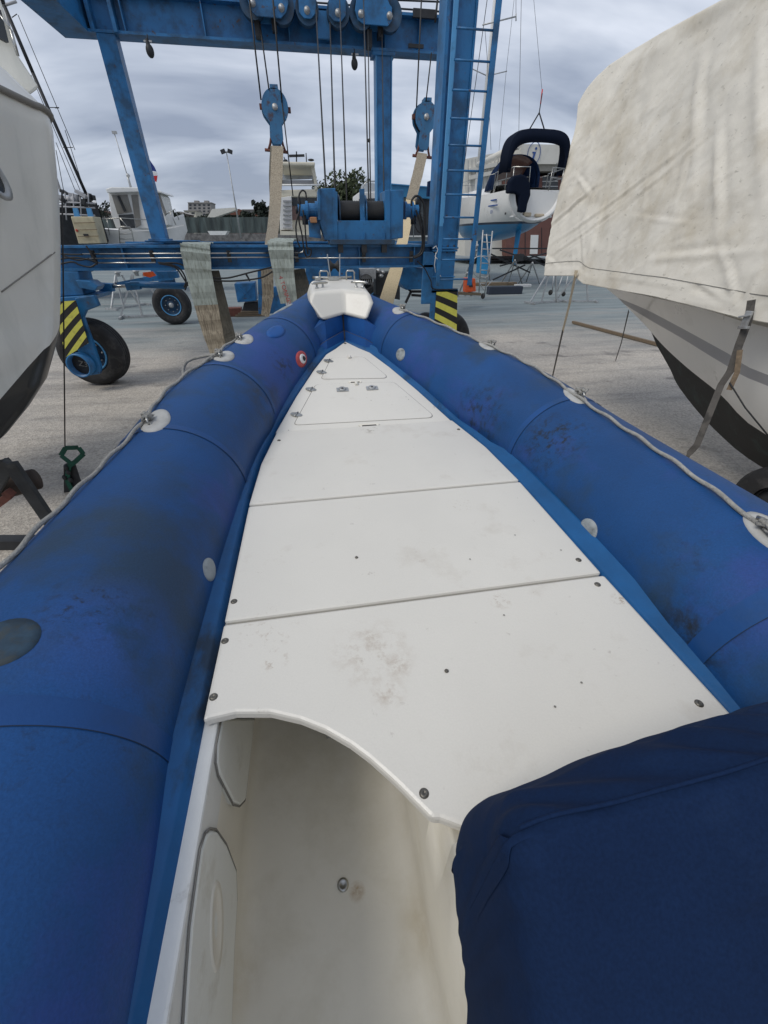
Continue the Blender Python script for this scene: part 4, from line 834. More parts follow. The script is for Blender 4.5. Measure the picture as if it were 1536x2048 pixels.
# right leg fork with stripes
def stripes(poly, nrm, n, slope, parent, flip=1):
    """painted hazard panel: poly = 4 corners TL TR BR BL"""
    TL, TR, BR, BL = [V(p) for p in poly]; nv = V(nrm); o_ = []
    base = MB(); base.prism([TL, TR, BR, BL], -nv*.02); b_ = part('hazard_panel', base, m_blk, parent)
    NS = 14; mb = MB(); H_ = 2*n
    for k in range(-3, int(n)+4):
        for i in range(NS):
            u0, u1 = i/NS, (i+1)/NS
            def vv(u, e): return (k+e)/n+slope*(u-.5)*flip
            a0, a1, c0, c1 = vv(u0, 0), vv(u1, 0), vv(u1, .5), vv(u0, .5)
            if max(c0, c1) <= 0 or min(a0, a1) >= 1: continue
            a0, a1, c0, c1 = [max(0, min(1, z)) for z in (a0, a1, c0, c1)]
            def P(u, v_): return TL.lerp(TR, u).lerp(BL.lerp(BR, u), v_)+nv*.003
            mb.add([P(u0, a0), P(u1, a1), P(u1, c0), P(u0, c1)], [(0, 1, 2, 3)])
        if mb.f: part('yellow_stripe', mb, m_yel, b_, fixn=False)
        mb = MB()
Q = [PY(x, y, YN-.02) for x, y in ((873, 584), (915, 583), (913, 668), (868, 655))]
stripes(Q, (0, -1, 0), 2.9 and 3, .19, lf, 1)
mb = MB(); mb.b2((Q[0].x-.10, YN, .62), (Q[0].x+.04, YN+.04, 1.52)); mb.b2((Q[0].x, YN+.0, .62), (Q[1].x+.02, YN+.05, 1.52)); mb.b2((Q[0].x-.1, YN+.0, 1.46), (Q[1].x+.02, YN+.7, 1.52)); part('wheel_fork', mb, m_lift, lf, bevel=.01)
def wheel(c, ax, R, W_, name_rim, label=None, rimmat=None, hub=True, par=None):
    c = V(c); mb = MB(); w2 = W_/2
    pr = [(R*.52, -w2*.78), (R*.60, -w2*.92), (R*.80, -w2), (R*.92, -w2*.93), (R*.975, -w2*.7), (R, -w2*.45)]
    for g_ in (-.3, 0, .3): pr += [(R, w2*(g_-.08)), (R*.975, w2*(g_-.04)), (R*.975, w2*(g_+.04)), (R, w2*(g_+.08))]
    pr += [(R, w2*.45), (R*.975, w2*.7), (R*.92, w2*.93), (R*.80, w2), (R*.60, w2*.92), (R*.52, w2*.78)]
    mb.lathe(pr, c, ax, 48); t_ = part('tyre', mb, m_black, par or lf, label)
    a = V(ax).normalized(); mb = MB(); r0 = R*.53
    mb.lathe([(r0, -w2*.80), (r0*.97, -w2*.86), (r0*.90, -w2*.80), (r0*.86, -w2*.35), (r0*.45, -w2*.28), (r0*.42, -w2*.6), (.0001, -w2*.6)], c, ax, 36); mb.lathe([(r0*.92, -w2*.3), (r0, w2*.78), (r0*.9, w2*.5), (.001, w2*.4)], c, ax, 30)
    rm = part('rim', mb, rimmat or m_liftd, t_)
    mb = MB(); mb.lathe([(r0*1.0, -w2*.82), (r0*.985, -w2*.90), (r0*.91, -w2*.86), (r0*.90, -w2*.8)], c, ax, 36); part('rim_edge', mb, m_liftl, rm)
    for k in range(8):
        mb = MB(); f_ = 2*math.pi*k/8; x_ = a.orthogonal().normalized(); y_ = a.cross(x_); mb.lathe([(.018, 0), (.018, -.03), (.0001, -.03)], c+(x_*math.cos(f_)+y_*math.sin(f_))*r0*.62-a*w2*.3, a, 6); part('wheel_nut', mb, m_galv, rm)
    mb = MB(); mb.lathe([(r0*.26, -w2*.5), (r0*.24, -w2*.75), (r0*.1, -w2*.8), (.0001, -w2*.8)], c, ax, 16); part('hub', mb, m_galv, rm)
    return t_
wheel((Q[1].x-.08, YN+.42, .555), (0, 1, 0), .555, .42, 'rim', 'tyre behind the striped right leg')
# near left leg, arm and wheel
mb = MB(); mb.prism([PY(x, y, YN-.02) for x, y in ((100, 543), (156, 543), (168, 590), (100, 594))], (0, .5, 0)); mb.prism([PY(x, y, YN-.12) for x, y in ((150, 560), (180, 562), (196, 573), (190, 582), (160, 576))], (0, .3, 0)); part('leg_box', mb, m_lift, lf, bevel=.01)
mb = MB(); mb.prism([PY(x, y, YN-.16) for x, y in ((150, 596), (188, 590), (198, 612), (172, 622), (166, 635), (186, 690), (201, 735), (200, 748), (175, 752), (155, 700), (142, 640))], (0, .10, 0)); mb.prism([PY(x, y, YN-.1) for x, y in ((100, 596), (190, 590), (186, 600), (100, 606))], (0, .8, 0)); part('wheel_fork', mb, m_lift, lf, bevel=.012)
stripes([PY(x, y, YN-.28) for x, y in ((106, 604), (151, 601), (177, 686), (132, 714))], (0, -1, 0), 3.5, .30, lf, -1)
mb = MB(); mb.lathe([(.20, 0), (.20, -.16), (.175, -.16), (.175, -.02), (.0001, -.02)], PY(166, 728, YN-.18)+V((0, .02, 0)), (.12, 1, 0), 30); hb_ = part('hub_drum', mb, m_lift, lf)
mb = MB(); mb.lathe([(.172, -.025), (.0001, -.026)], PY(166, 728, YN-.18)+V((0, .02, 0)), (.12, 1, 0), 30); part('hub_recess', mb, m_dark, hb_)
textmesh('Z3', .13, 'leg_number', m_seal, hb_, PY(167, 728, YN-.2)+V((0, -.012, 0)), (1, 0, -.25), (.25, 0, 1))
lw = PY(190, 708, YN+.30); wheel((lw.x, YN+.30, .575), (.10, 1, 0), .575, .44, 'rim', 'large tyre behind the striped left leg')
# steering cylinder under the beam
mb = MB(); mb.tube([PY(262, 569, YN+.6), PY(372, 572, YN+.6)], .055, 12); mb.bar(PY(253, 573, YN+.6), PY(280, 571, YN+.6), .12, .1, (0, 1, 0)); part('steering_cylinder', mb, m_lift, lf)
mb = MB(); mb.bar(PY(200, 573, YN+.6), PY(226, 575, YN+.6), .12, .16, (0, 1, 0)); mb.bar(PY(175, 568, YN+.6), PY(205, 571, YN+.6), .06, .1, (0, 1, 0)); part('clevis', mb, m_lift, lf)
mb = MB(); mb.tube([PY(222, 573, YN+.6), PY(264, 572, YN+.6)], .025, 10); part('piston_rod', mb, m_steel, lf)
mb = MB(); mb.prism([PY(x, y, 10.5) for x, y in ((226, 566), (295, 553), (345, 549), (345, 560), (300, 563), (240, 572))], (0, .1, 0)); part('tie_rod', mb, m_lift, lf)
mb = MB(); mb.prism([PY(x, y, 9.4) for x, y in ((312, 543), (352, 543), (356, 556), (316, 558))], (0, .15, 0)); part('decal_plate', mb, m_lift, lf); mb = MB(); mb.prism([PY(x, y, 9.39) for x, y in ((285, 545), (305, 543), (312, 551), (300, 555), (287, 552))], (0, .03, 0)); part('orange_lamp', mb, m_orange, lf)
# far left wheel, fork
fw_ = PZ(350, 651, 0); wheel((fw_.x, YF+.3, .56), (-.05, 1, 0), .56, .42, 'rim', 'far left tyre with light blue rim edge')
mb = MB(); mb.b2((fw_.x-.3, YF+.55, .4), (fw_.x+.2, YF+.62, 1.9)); mb.b2((fw_.x-.3, YF+.1, 1.3), (fw_.x+.3, YF+.62, 1.9)); part('wheel_fork', mb, m_lift, lf, bevel=.01)
# far right wheel and engine bay seen past the bow
p = PZ(772, 652, 0); wheel((p.x-.05, YF+.3, .56), (0, 1, 0), .56, .42, 'rim', 'far right tyre behind the pale sling')
p = PY(852, 640, 11.2); wheel((p.x, 11.2, .36), (.3, 1, 0), .37, .26, 'rim', 'small tyre seen beside the right striped leg', rimmat=m_galv)
EB = 12.5
def pan(nm, px, Y, d, mt, bev=.01, label=None): mb = MB(); mb.prism([PY(x, y, Y) for x, y in px], (0, d, 0)); return part(nm, mb, mt, lf, label, bevel=bev)
pan('engine_cabinet', ((612, 536), (718, 536), (718, 640), (612, 640)), EB, 1.2, m_lift)
pan('engine_block', ((719, 537), (752, 537), (752, 558), (719, 558)), EB+.1, .6, m_galv); mb = MB(); mb.lathe([(.17, 0), (.17, .2), (.0001, .2)], PY(733, 563, EB), (0, 1, 0), 20); ra_ = part('radiator_grille', mb, m_dark, lf)
mb = MB()
for k in range(-3, 4): mb.bar(PY(733+k*4, 559, EB-.01), PY(733+k*3.4, 569, EB-.01), .012, .02, (0, 1, 0))
part('grille_bar', mb, m_galv, ra_)
pan('engine_part', ((752, 545), (800, 545), (800, 600), (752, 590)), EB+.5, .5, m_dark)
for k, (x, y, r) in enumerate(((757, 541, .07), (766, 544, .06), (762, 551, .07))): mb = MB(); mb.ell(PY(x, y, EB+.2), (r, .1, r*.7)); part('engine_part', mb, m_galv, lf)
pan('tank_panel', ((797, 536), (848, 536), (860, 560), (858, 578), (812, 580), (797, 560)), 10.4, .7, m_lift)
mb = MB(); 
for a, b in (((800, 562), (822, 583)), ((822, 583), (811, 606)), ((822, 583), (858, 583)), ((823, 590), (850, 592)), ((850, 583), (854, 606))): mb.bar(PY(*a, 10.5), PY(*b, 10.5), .05, .05)
part('bracket_frame', mb, m_dark, lf)
pan('leg_panel', ((515, 541), (527, 541), (529, 628), (517, 628)), 12, .3, m_lift)
pan('leg_panel', ((545, 575), (560, 572), (575, 625), (535, 628)), 13, .3, m_lift)
bx = pan('blue_toolbox', ((468, 567), (509, 565), (513, 602), (475, 605)), 12.6, .5, m_lift, .02)
mb = MB(); mb.bar(PY(471, 570, 12.58), PY(509, 601, 12.58), .02, .02); mb.bar(PY(508, 568, 12.58), PY(476, 602, 12.58), .02, .02); part('pressed_cross', mb, m_lift, bx)
pan('battery_box', ((488, 606), (515, 604), (520, 622), (484, 622)), 12.8, .5, m_dark)
# pipes on the near beam
for y, X0, X1 in ((508, 165, 597), (517, 178, 597), (526, 195, 312)):
    mb = MB(); a, b = PY(X0, y, YN-.03), PY(X1, y, YN-.03); b.z = a.z; mb.tube([a, b], .011, 8)
    if y == 508: mb.tube([b, b+V((.07, 0, .01)), b+V((.1, 0, .05)), PY(606, 492, YN-.03)], .011, 8)
    part('hydraulic_pipe', mb, m_steel, lf)
mb = MB(); a, b = PY(590, 516.5, YN-.03), PY(826, 514, YN-.03); b.z = a.z; mb.tube([a, b], .011, 8); part('hydraulic_pipe', mb, m_steel, lf)
for x in (186, 304, 458, 593, 728, 823):
    mb = MB(); p = PY(x, 513, YN-.03); mb.box(p+V((0, .02, 0)), (.06, .05, .17)); mb.box(p+V((0, -.01, .04)), (.035, .04, .03)); part('pipe_clamp', mb, m_dark, lf)
def hose(px, Y, r=.014, par=None, mt=None):
    p = [PY(x, y, Y) for x, y in px]; o_ = []
    for i in range(len(p)-1):
        a_ = p[max(i-1, 0)]; d_ = p[min(i+2, len(p)-1)]
        for k in range(6): f_ = k/6; o_.append(.5*((2*p[i])+(-a_+p[i+1])*f_+(2*a_-5*p[i]+4*p[i+1]-d_)*f_*f_+(-a_+3*p[i]-3*p[i+1]+d_)*f_**3))
    mb = MB(); mb.tube(o_+[p[-1]], r, 7); part('hydraulic_hose', mb, mt or m_hose, par or lf)
for px in (((120, 508), (140, 509), (165, 509)), ((120, 518), (150, 515), (180, 520), (196, 526)), ((120, 528), (145, 524), (160, 530), (180, 534), (192, 528)), ((128, 512), (155, 520), (178, 517)), ((172, 492), (182, 505), (190, 520), (194, 530)),
    ((316, 525), (345, 530), (362, 540), (372, 560), (368, 575)), ((318, 527), (350, 535), (366, 555), (376, 572)), ((330, 526), (360, 528), (380, 545), (370, 580)),
    ((420, 555), (455, 556), (500, 545), (545, 534)), ((420, 561), (468, 562), (520, 556), (545, 543))):
    hose(px, YN-.07, .013)
hose(((826, 514), (840, 506), (845, 485), (841, 450), (835, 430), (832, 420)), YN-.1, .016); hose(((828, 516), (845, 505), (849, 470), (850, 420), (843, 398), (832, 392), (824, 400), (823, 412)), YN-.12, .018)
hose(((830, 515), (842, 500), (846, 460), (840, 425)), YN-.08, .014); hose(((822, 416), (826, 440), (835, 462), (845, 466)), YN-.1, .008)
hose(((834, 522), (848, 535), (855, 548), (862, 562), (868, 578), (915, 578)), YN-.08, .01)
for px in (((600, 410), (598, 440), (604, 470), (608, 500), (612, 512)), ((606, 420), (610, 450), (612, 480), (616, 508)), ((598, 425), (592, 450), (594, 478), (600, 495)), ((613, 400), (611, 385), (604, 381), (598, 392), (600, 410)), ((612, 495), (622, 500), (620, 512), (612, 514))): hose(px, YN-.08, .013)
mb = MB(); mb.bar(PY(492, 548, YN-.07), PY(500, 562, YN-.07), .03, .02, (0, 1, 0)); part('cable_tie', mb, m_dark, lf)
# control cabinet tilted on the beam
mb = MB(); mb.prism([PY(x, y, YN+.02) for x, y in ((141, 433), (186, 433), (201, 487), (157, 488))], (0, .3, 0)); cb_ = part('control_cabinet', mb, M('cream_cabinet', (.46, .42, .29), .6, var=.15, vs=6, dirt=((.2, .17, .11), .5, 8, .5, .7)), lf, bevel=.01)
mb = MB()
for y in (446, 460, 473): mb.bar(PY(145+(y-433)*.27, y, YN), PY(187+(y-433)*.27, y-1, YN), .008, .01, (0, 1, 0))
part('cabinet_ridge', mb, m_wood, cb_)
mb = MB(); mb.lathe([(.018, 0), (.018, .01), (.001, .01)], PY(154, 461, YN+.015), (0, -1, 0), 12); part('switch', mb, m_fred, cb_); mb = MB(); mb.box(PY(172, 470, YN+.01), (.07, .01, .03)); part('name_plate', mb, m_dark, cb_)
for x in (145, 172): mb = MB(); mb.prism([PY(a, b, YN+.5) for a, b in ((x, 416), (x+8, 416), (x+14, 435), (x+4, 435))], (0, .05, 0)); part('bracket', mb, m_liftl, lf)
# ---- winch
wn = YN+.05
wp = pan('winch_housing', ((638, 377), (671, 376), (672, 484), (650, 480), (638, 440)), wn-.02, .5, m_lift, .012, 'left end housing of the winch')
mb = MB(); mb.prism([PY(x, y, wn-.035) for x, y in ((665, 380), (675, 384), (676, 490), (668, 486))], (0, .55, 0)); mb.prism([PY(x, y, wn-.06) for x, y in ((636, 378), (641, 377), (641, 440), (636, 440))], (0, .5, 0)); mb.prism([PY(x, y, wn+.05) for x, y in ((617, 440), (640, 438), (642, 477), (619, 474))], (0, .4, 0)); part('end_plate', mb, m_lift, wp, bevel=.006)
wq = pan('winch_housing', ((778, 380), (808, 379), (806, 476), (780, 479)), wn-.02, .5, m_lift, .012, 'right end housing of the winch')
mb = MB(); mb.prism([PY(x, y, wn-.04) for x, y in ((770, 381), (780, 379), (781, 482), (772, 486))], (0, .55, 0)); part('end_plate', mb, m_lift, wq, bevel=.006)
wt = pan('winch_tray', ((676, 441), (772, 441), (772, 480), (676, 480)), wn-.03, .05, m_lift, .006)
pan('winch_tray', ((660, 479), (790, 479), (790, 489), (660, 489)), wn-.12, .6, m_liftd, .006)
for x in (688, 728, 768): mb = MB(); mb.prism([PY(a, b, wn-.05) for a, b in ((x, 464), (x+2, 464), (x+2, 487), (x, 487))], (0, .02, 0)); part('tray_rib', mb, m_lift, wt)
ax = PY(676, 424, wn+.22); zc_ = ax.z; xa, xb = ax.x, PY(772, 424, wn+.22).x
mb = MB(); pr = []; nC = 30
L_ = xb-xa
for i in range(nC+1):
    x_ = L_*i/nC
    pr += [(.150, x_), (.163, x_+L_/nC*.5)] if i < nC else [(.150, x_)]
mb.lathe(pr, (xa, wn+.22, zc_), (1, 0, 0), 28); part('cable_drum', mb, m_cable, wp, 'black drum wound with wire rope')
for f_ in (.02, .50, .56, .97):
    mb = MB(); mb.lathe([(.10, -.012), (.235, -.012), (.235, .012), (.1, .012)], (xa+L_*f_, wn+.22, zc_), (1, 0, 0), 32); part('drum_flange', mb, m_lift if .4 < f_ < .9 else m_liftd, wp)
pan('centre_plate', ((719, 378), (729, 377), (731, 442), (721, 442)), wn+.0, .04, m_lift, .004)
for x0, x1, s_ in ((637, 596, -1), (808, 836, 1)):
    a, b = PY(x0, 421, wn+.2), PY(x1, 420, wn+.2); b.z = a.z; mb = MB(); c = b-a
    mb.tube([a, a+c*.15, a+c*.16, a+c*.5, a+c*.51, a+c*.62, a+c*.63, b], [.13, .13, .10, .10, .13, .13, .085, .085], 18, sm=False); mt_ = part('winch_motor', mb, m_lift, wp if s_ < 0 else wq)
    mb = MB(); mb.tube([b, b+c*.12], .05, 12); mb.tube([b-c*.1+V((0, 0, .06)), b-c*.1+V((0, 0, .17))], .03, 8); mb.tube([b-c*.3+V((0, 0, -.2)), b-c*.3+V((0, 0, -.06))], .05, 8); part('hose_fitting', mb, m_dark, mt_)
mb = MB(); mb.box(PY(627, 440, wn), (.11, .1, .08)); part('junction_box', mb, M('faded_orange_box', (.45, .22, .1), .6, var=.2), wp, bevel=.01)
for x in (681, 728, 768): mb = MB(); mb.box(PY(x, 497, wn-.05), (.09, .1, .12)); part('mounting_block', mb, m_dark, wt)
# ---- sheave boxes on the upper beam
YS = 14.5
def sheave(px, holes, lab):
    P_ = [PY(x, y, YS) for x, y in px]; mb = MB(); mb.prism(P_, (0, .05, 0)); mb.prism([p+V((0, .38, 0)) for p in P_], (0, .05, 0)); c_ = sum(P_, V((0, 0, 0)))/len(P_); mb.tube([c_+V((0, .02, .1)), c_+V((0, .41, .1))], .03, 8); h_ = part('sheave_housing', mb, m_lift, lf, lab, bevel=.008)
    for x, y, r in holes:
        c = PY(x, y, YS+.2); mb = MB(); mb.lathe([(r, -.1), (r*.86, -.03), (r*.86, .03), (r, .1), (.05, .1), (.05, -.1), (r, -.1)], c, (0, 1, 0), 30); part('sheave', mb, m_liftd, h_)
        mb = MB(); mb.lathe([(.07, 0), (.07, -.02), (.045, -.03), (.045, -.06), (.0001, -.06)], PY(x, y, YS), (0, 1, 0), 16); part('axle_pin', mb, m_galv, h_)
sheave(((500, -30), (568, -30), (577, 5), (572, 25), (562, 36), (513, 32), (502, 22), (494, -5)), ((505, 6, .29), (563, 16, .29)), 'left double sheave housing on the top beam')
sheave(((596, -20), (631, -20), (632, 26), (622, 37), (608, 36), (598, 24)), ((614, 21, .27),), None)
sheave(((657, -12), (691, -10), (692, 30), (682, 43), (668, 42), (658, 30)), ((676, 26, .27),), None)
sheave(((716, -25), (768, -20), (780, 10), (784, 14), (784, 40), (776, 52), (728, 48), (716, 40), (710, 20)), ((722, 28, .29), (779, 32, .29)), 'right double sheave housing on the top beam')
pan('hanger_plate', ((632, 20), (660, 22), (661, 78), (634, 76)), YS+.3, .1, m_lift, .004)
pan('hanger_plate', ((578, -10), (597, -10), (596, 20), (580, 18)), YS+.3, .1, m_lift, .004)
for x, y in ((515, 58), (738, 80), (760, 60), (548, 45)): mb = MB(); mb.box(PY(x, y, YS+.35), (.12, .25, .3)); part('guide_block', mb, m_dark, lf)
mb = MB()
for a, b in (((560, 0), (890, 24)), ((540, -10), (890, 4)), ((570, 14), (890, 34))): p, q_ = PY(*a, YF+.6), PY(*b, YF+.6); mb.tube([p, q_], .018, 6)
part('top_pipe', mb, m_dark, lf)
mb = MB(); mb.b2((3.3, YF-.03, 6.9), (3.9, YF+.05, 7.05)); part('bracket', mb, m_dark, lf); mb = MB(); mb.b2((3.2, YF-.03, 6.38), (3.6, YF+.02, 6.45)); part('bracket', mb, m_dark, lf)
# ---- cables
def cable(a, Ya, b, Yb, r=.016): mb = MB(); mb.tube([PY(*a, Ya), PY(*b, Yb)], r, 6); part('wire_rope', mb, m_cable, lf)
YB = 14.6
cable((499, 0), YS-.05, (522, 200), YB, .02); cable((546, 0), YS-.05, (564, 205), YB, .02); cable((519, 42), YS+.2, (538, 180), YB, .018); cable((564, 205), YB, (586, 392), YB, .016)
cable((498, -2), YS-.05, (499, 2), YS-.05, .02)
cable((632, 20), YS, (652, 386), wn+.3); cable((660, 45), YS, (671, 415), wn+.1); cable((679, -5), YS-.06, (694, 418), wn+.1, .014); cable((727, -5), YS-.06, (738, 418), wn+.1, .014); cable((736, 60), YS, (741.5, 415), wn+.1, .012); cable((764, 60), YS+.3, (768, 400), wn+.2, .012)
cable((843, -5), YS, (833, 215), YB, .018); cable((876, -5), YS+.1, (871, 45), YS+.1, .018); cable((863, 105), YS+.1, (852, 203), YB, .016); cable((886, 0), 13.5, (876, 230), YB, .012); cable((874, 0), YS, (869, 45), YS, .012)
mb = MB(); mb.ell(PY(738, 281, 12), (.035, .035, .035)); part('cable_stop', mb, m_dark, lf)
# ---- pendant weights
for x, y0, yc, w_ in ((294, 68, 102, .09), (708, 97, 128, .085)):
    Yp = YF-.15; mb = MB(); mb.tube([PY(x, y0, Yp), PY(x+2, yc-20, Yp)], .012, 6); pd = part('pendant_cord', mb, m_cable, lf)
    mb = MB(); c = PY(x+6 if x < 400 else x+1, yc, Yp); mb.ell(c, (w_, w_, w_*1.35)); mb.lathe([(.05, 0), (.03, .1)], c+V((-.01, 0, w_*1.1)), (0, 0, 1), 10); part('pendant_weight', mb, m_dark, pd)
    mb = MB(); c2_ = PY(x+2, yc-17, Yp); mb.bar(c2_+V((-.09, 0, .02)), c2_+V((.09, 0, .02)), .03, .03); mb.bar(c2_, c2_-V((0, 0, .1)), .05, .03, (0, 1, 0)); part('shackle', mb, m_galv, pd)
# ---- hook blocks
def block(px_top, px_c, px_b, wid, lab, tilt):
    c = PY(*px_c, YB); t_ = PY(*px_top, YB); b_ = PY(*px_b, YB); ax = (b_-t_).normalized(); sx_ = V((0, 1, 0)).cross(ax).normalized()
    Rr = wid/2; Lb = (b_-c).length; poly = []
    for k in range(21):
        a = math.radians(-28+k*(236/20)); poly.append(c+sx_*Rr*math.cos(a)-ax*Rr*1.08*math.sin(a))
    w_ = Rr*.46
    poly += [c-sx_*w_+ax*Lb*.45, c-sx_*w_*1.08+ax*Lb*.85, c-sx_*w_*.7+ax*Lb, c+sx_*w_*.7+ax*Lb, c+sx_*w_*1.08+ax*Lb*.85, c+sx_*w_+ax*Lb*.45]
    mb = MB(); mb.prism(poly, (0, .045, 0)); mb.prism([p+V((-.03, .26, 0)) for p in poly], (0, .045, 0)); mb.box(c-ax*Rr*1.12+V((0, .15, 0)), (.2, .3, .09)); bk = part('hook_block', mb, m_blockp, lf, lab, bevel=.006)
    mb = MB(); mb.lathe([(Rr*.97, 0), (Rr*.85, .08), (Rr*.97, .16), (.05, .16)], c+V((-.01, .07, 0)), (0, 1, 0), 28); part('sheave', mb, m_dark, bk)
    mb = MB(); mb.lathe([(.07, 0), (.07, -.03), (.0001, -.035)], c, (0, 1, 0), 18); part('axle_pin', mb, m_galv, bk)
    mb = MB()
    for s_ in (-1, 1): mb = MB(); mb.box(c+sx_*s_*Rr*1.05+V((0, .15, 0)), (.09, .12, .1)); part('side_lug', mb, m_rust, bk); mb = MB(); mb.tube([b_-ax*.12+sx_*s_*w_*.9+V((0, .1, 0)), b_+sx_*s_*w_*1.1+V((0, .1, 0)), b_+ax*.14+sx_*s_*w_*1.5+V((0, .1, 0))], .03, 8); part('shackle', mb, m_rust, bk)
    mb = MB(); mb.tube([b_+ax*.13-sx_*w_*1.9+V((0, .1, 0)), b_+ax*.13+sx_*w_*2.1+V((0, .1, 0))], .035, 8); part('shackle_pin', mb, m_rust, bk)
m_blockp = M('chipped_blue_block', (.035, .15, .30), .5, var=.15, vs=5, dirt=((.07, .03, .02), .85, 6, .54, .66), bump=.2)
block((546, 178), (550, 214), (553, 288), .66, 'left hook block hanging over the pale yacht', 0)
block((857, 203), (853, 234), (848, 300), .60, 'right hook block hanging beside the ladder column', 0)
# ---- slings (they hang from the hoist: things of their own)
def sl_(name_pts, Ys, ws, mt, parent, lab=None, n=5, wav=.012, nm='webbing'):
    P_ = [PY(x, y, Y) for (x, y), Y in zip(name_pts, Ys)]; D = dens(P_, n); W_ = []
    for i in range(len(ws)-1): W_ += [ws[i]+(ws[i+1]-ws[i])*k/n for k in range(n)]
    W_.append(ws[-1]); mb = ribbon(D, W_, .012, wav=wav, xd=(1, 0, 0)); return part(nm, mb, mt, parent, lab)
sgA = thing('lifting_sling', 'tan lifting sling hanging from the left hook block down behind the beam', 'lifting sling', PY(550, 480, 12), 'lifting slings on the hoist')
sl_([(555, 292), (553, 350), (549, 430), (541, 495)], [14.5, 13.5, 12, 10], [.30, .30, .26, .24], m_slingt, sgA)
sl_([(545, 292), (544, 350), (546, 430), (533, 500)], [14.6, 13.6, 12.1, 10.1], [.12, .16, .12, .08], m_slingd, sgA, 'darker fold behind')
sl_([(534, 536), (536, 590), (530, 632)], [9.6, 9.5, 9.4], [.24, .22, .15], m_slingt, sgA, 'lower end under the beam')
sgB = thing('lifting_sling', 'pale sling from the right hook block to the right side of the bow', 'lifting sling', PY(800, 500, 12), 'lifting slings on the hoist')
sl_([(845, 306), (835, 350), (822, 400)], [14.5, 13.4, 12.3], [.28, .27, .25], m_slingt, sgB)
sl_([(822, 400), (815, 440), (803, 492), (793, 536), (772, 604)], [12.3, 11.6, 10.6, 10, 9.2], [.25, .22, .24, .27, .30], m_slingn, sgB, 'pale lower length')
sgC = thing('lifting_sling', 'greenish white sling folded over the near beam, left one, reaching the ground', 'lifting sling', PY(400, 500, YN-.05), 'lifting slings on the hoist')
sl_([(400, 484), (390, 487), (391, 505), (397, 545), (412, 610)], [YN+.35, YN-.07, YN-.1, YN-.10, YN-.12], [.44, .46, .46, .42, .40], m_sling, sgC)
sl_([(412, 610), (424, 660), (437, 706)], [YN-.12, YN-.14, YN-.16], [.40, .36, .30], m_slingt, sgC, 'tan lower end')
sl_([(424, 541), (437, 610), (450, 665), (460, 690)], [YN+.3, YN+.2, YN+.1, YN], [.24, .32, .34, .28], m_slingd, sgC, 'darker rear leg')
sgD = thing('lifting_sling', 'greenish white sling folded over the near beam beside the winch with faded red print', 'lifting sling', PY(560, 500, YN-.05), 'lifting slings on the hoist')
o_ = sl_([(572, 476), (560, 482), (562, 500), (567, 545), (578, 606)], [YN+.35, YN-.05, YN-.1, YN-.1, YN-.12], [.40, .42, .42, .36, .30], m_sling, sgD)
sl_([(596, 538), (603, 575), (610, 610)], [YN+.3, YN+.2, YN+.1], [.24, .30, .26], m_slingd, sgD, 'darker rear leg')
textmesh('4 TONNES', .10, 'printed_text', m_red, o_, PY(570, 582, YN-.16), V((.22, 0, -1)), V((1, 0, .22)))
# ================================================================== background boats
def ip(K, t):
    n = len(K)-1; x = t*n; i = min(n-1, int(x)); return K[i]+(K[i+1]-K[i])*(x-i)
def catm(K, t):
    n = len(K)-1; x = t*n; i = min(n-1, int(x)); f_ = x-i; a = K[max(0, i-1)]; b = K[i]; c = K[i+1]; d = K[min(n, i+2)]
    return .5*(2*b+(c-a)*f_+(2*a-5*b+4*c-d)*f_*f_+(-a+3*b-3*c+d)*f_**3)
def hull(O, hd, L_, B_, Zs, Zk, zw, mats, parent, pw=2.2, ns=26, nm='hull', transom=True, stripe=None):
    """stern at O, bow along heading hd; B half beams, Zs sheer, Zk bottom"""
    f_ = V((hd[0], hd[1], 0)).normalized(); r_ = V((f_.y, -f_.x, 0)); rows = []
    for i in range(ns+1):
        t = i/ns; b = max(.01, catm(B_, t)); zs, zk = catm(Zs, t), catm(Zk, t); row = []
        for k in range(73):
            a = math.pi*k/72; c, s_ = math.cos(a), math.sin(a)
            row.append(V((O[0], O[1], 0))+f_*(t*L_+(.25*(zs-zk)*(1-s_) if t > .9 else 0)*0)+r_*(b*math.copysign(abs(c)**(2/pw), c))+V((0, 0, zs-(zs-zk)*(abs(s_)**(2/pw)))))
        rows.append(row)
    mb = MB(); mb.grid(rows, 0, True)
    for j, fc in enumerate(mb.f):
        z = sum(mb.v[q].z for q in fc)/4; mb.mi[j] = 1 if z < zw else (2 if stripe and stripe[0] < z < stripe[1] else 0)
    if transom: mb.f.append(list(range(73))); mb.mi.append(0); mb.sm.append(False)
    hull_ = part(nm, mb, mats, parent)
    mb = MB(); mb.grid([[r[0], r[0].lerp(r[72], .25)+V((0, 0, .06)), r[0].lerp(r[72], .5)+V((0, 0, .09)), r[0].lerp(r[72], .75)+V((0, 0, .06)), r[72]] for r in rows], 0, True); part('deck', mb, m_white, parent)
    return f_, r_, rows
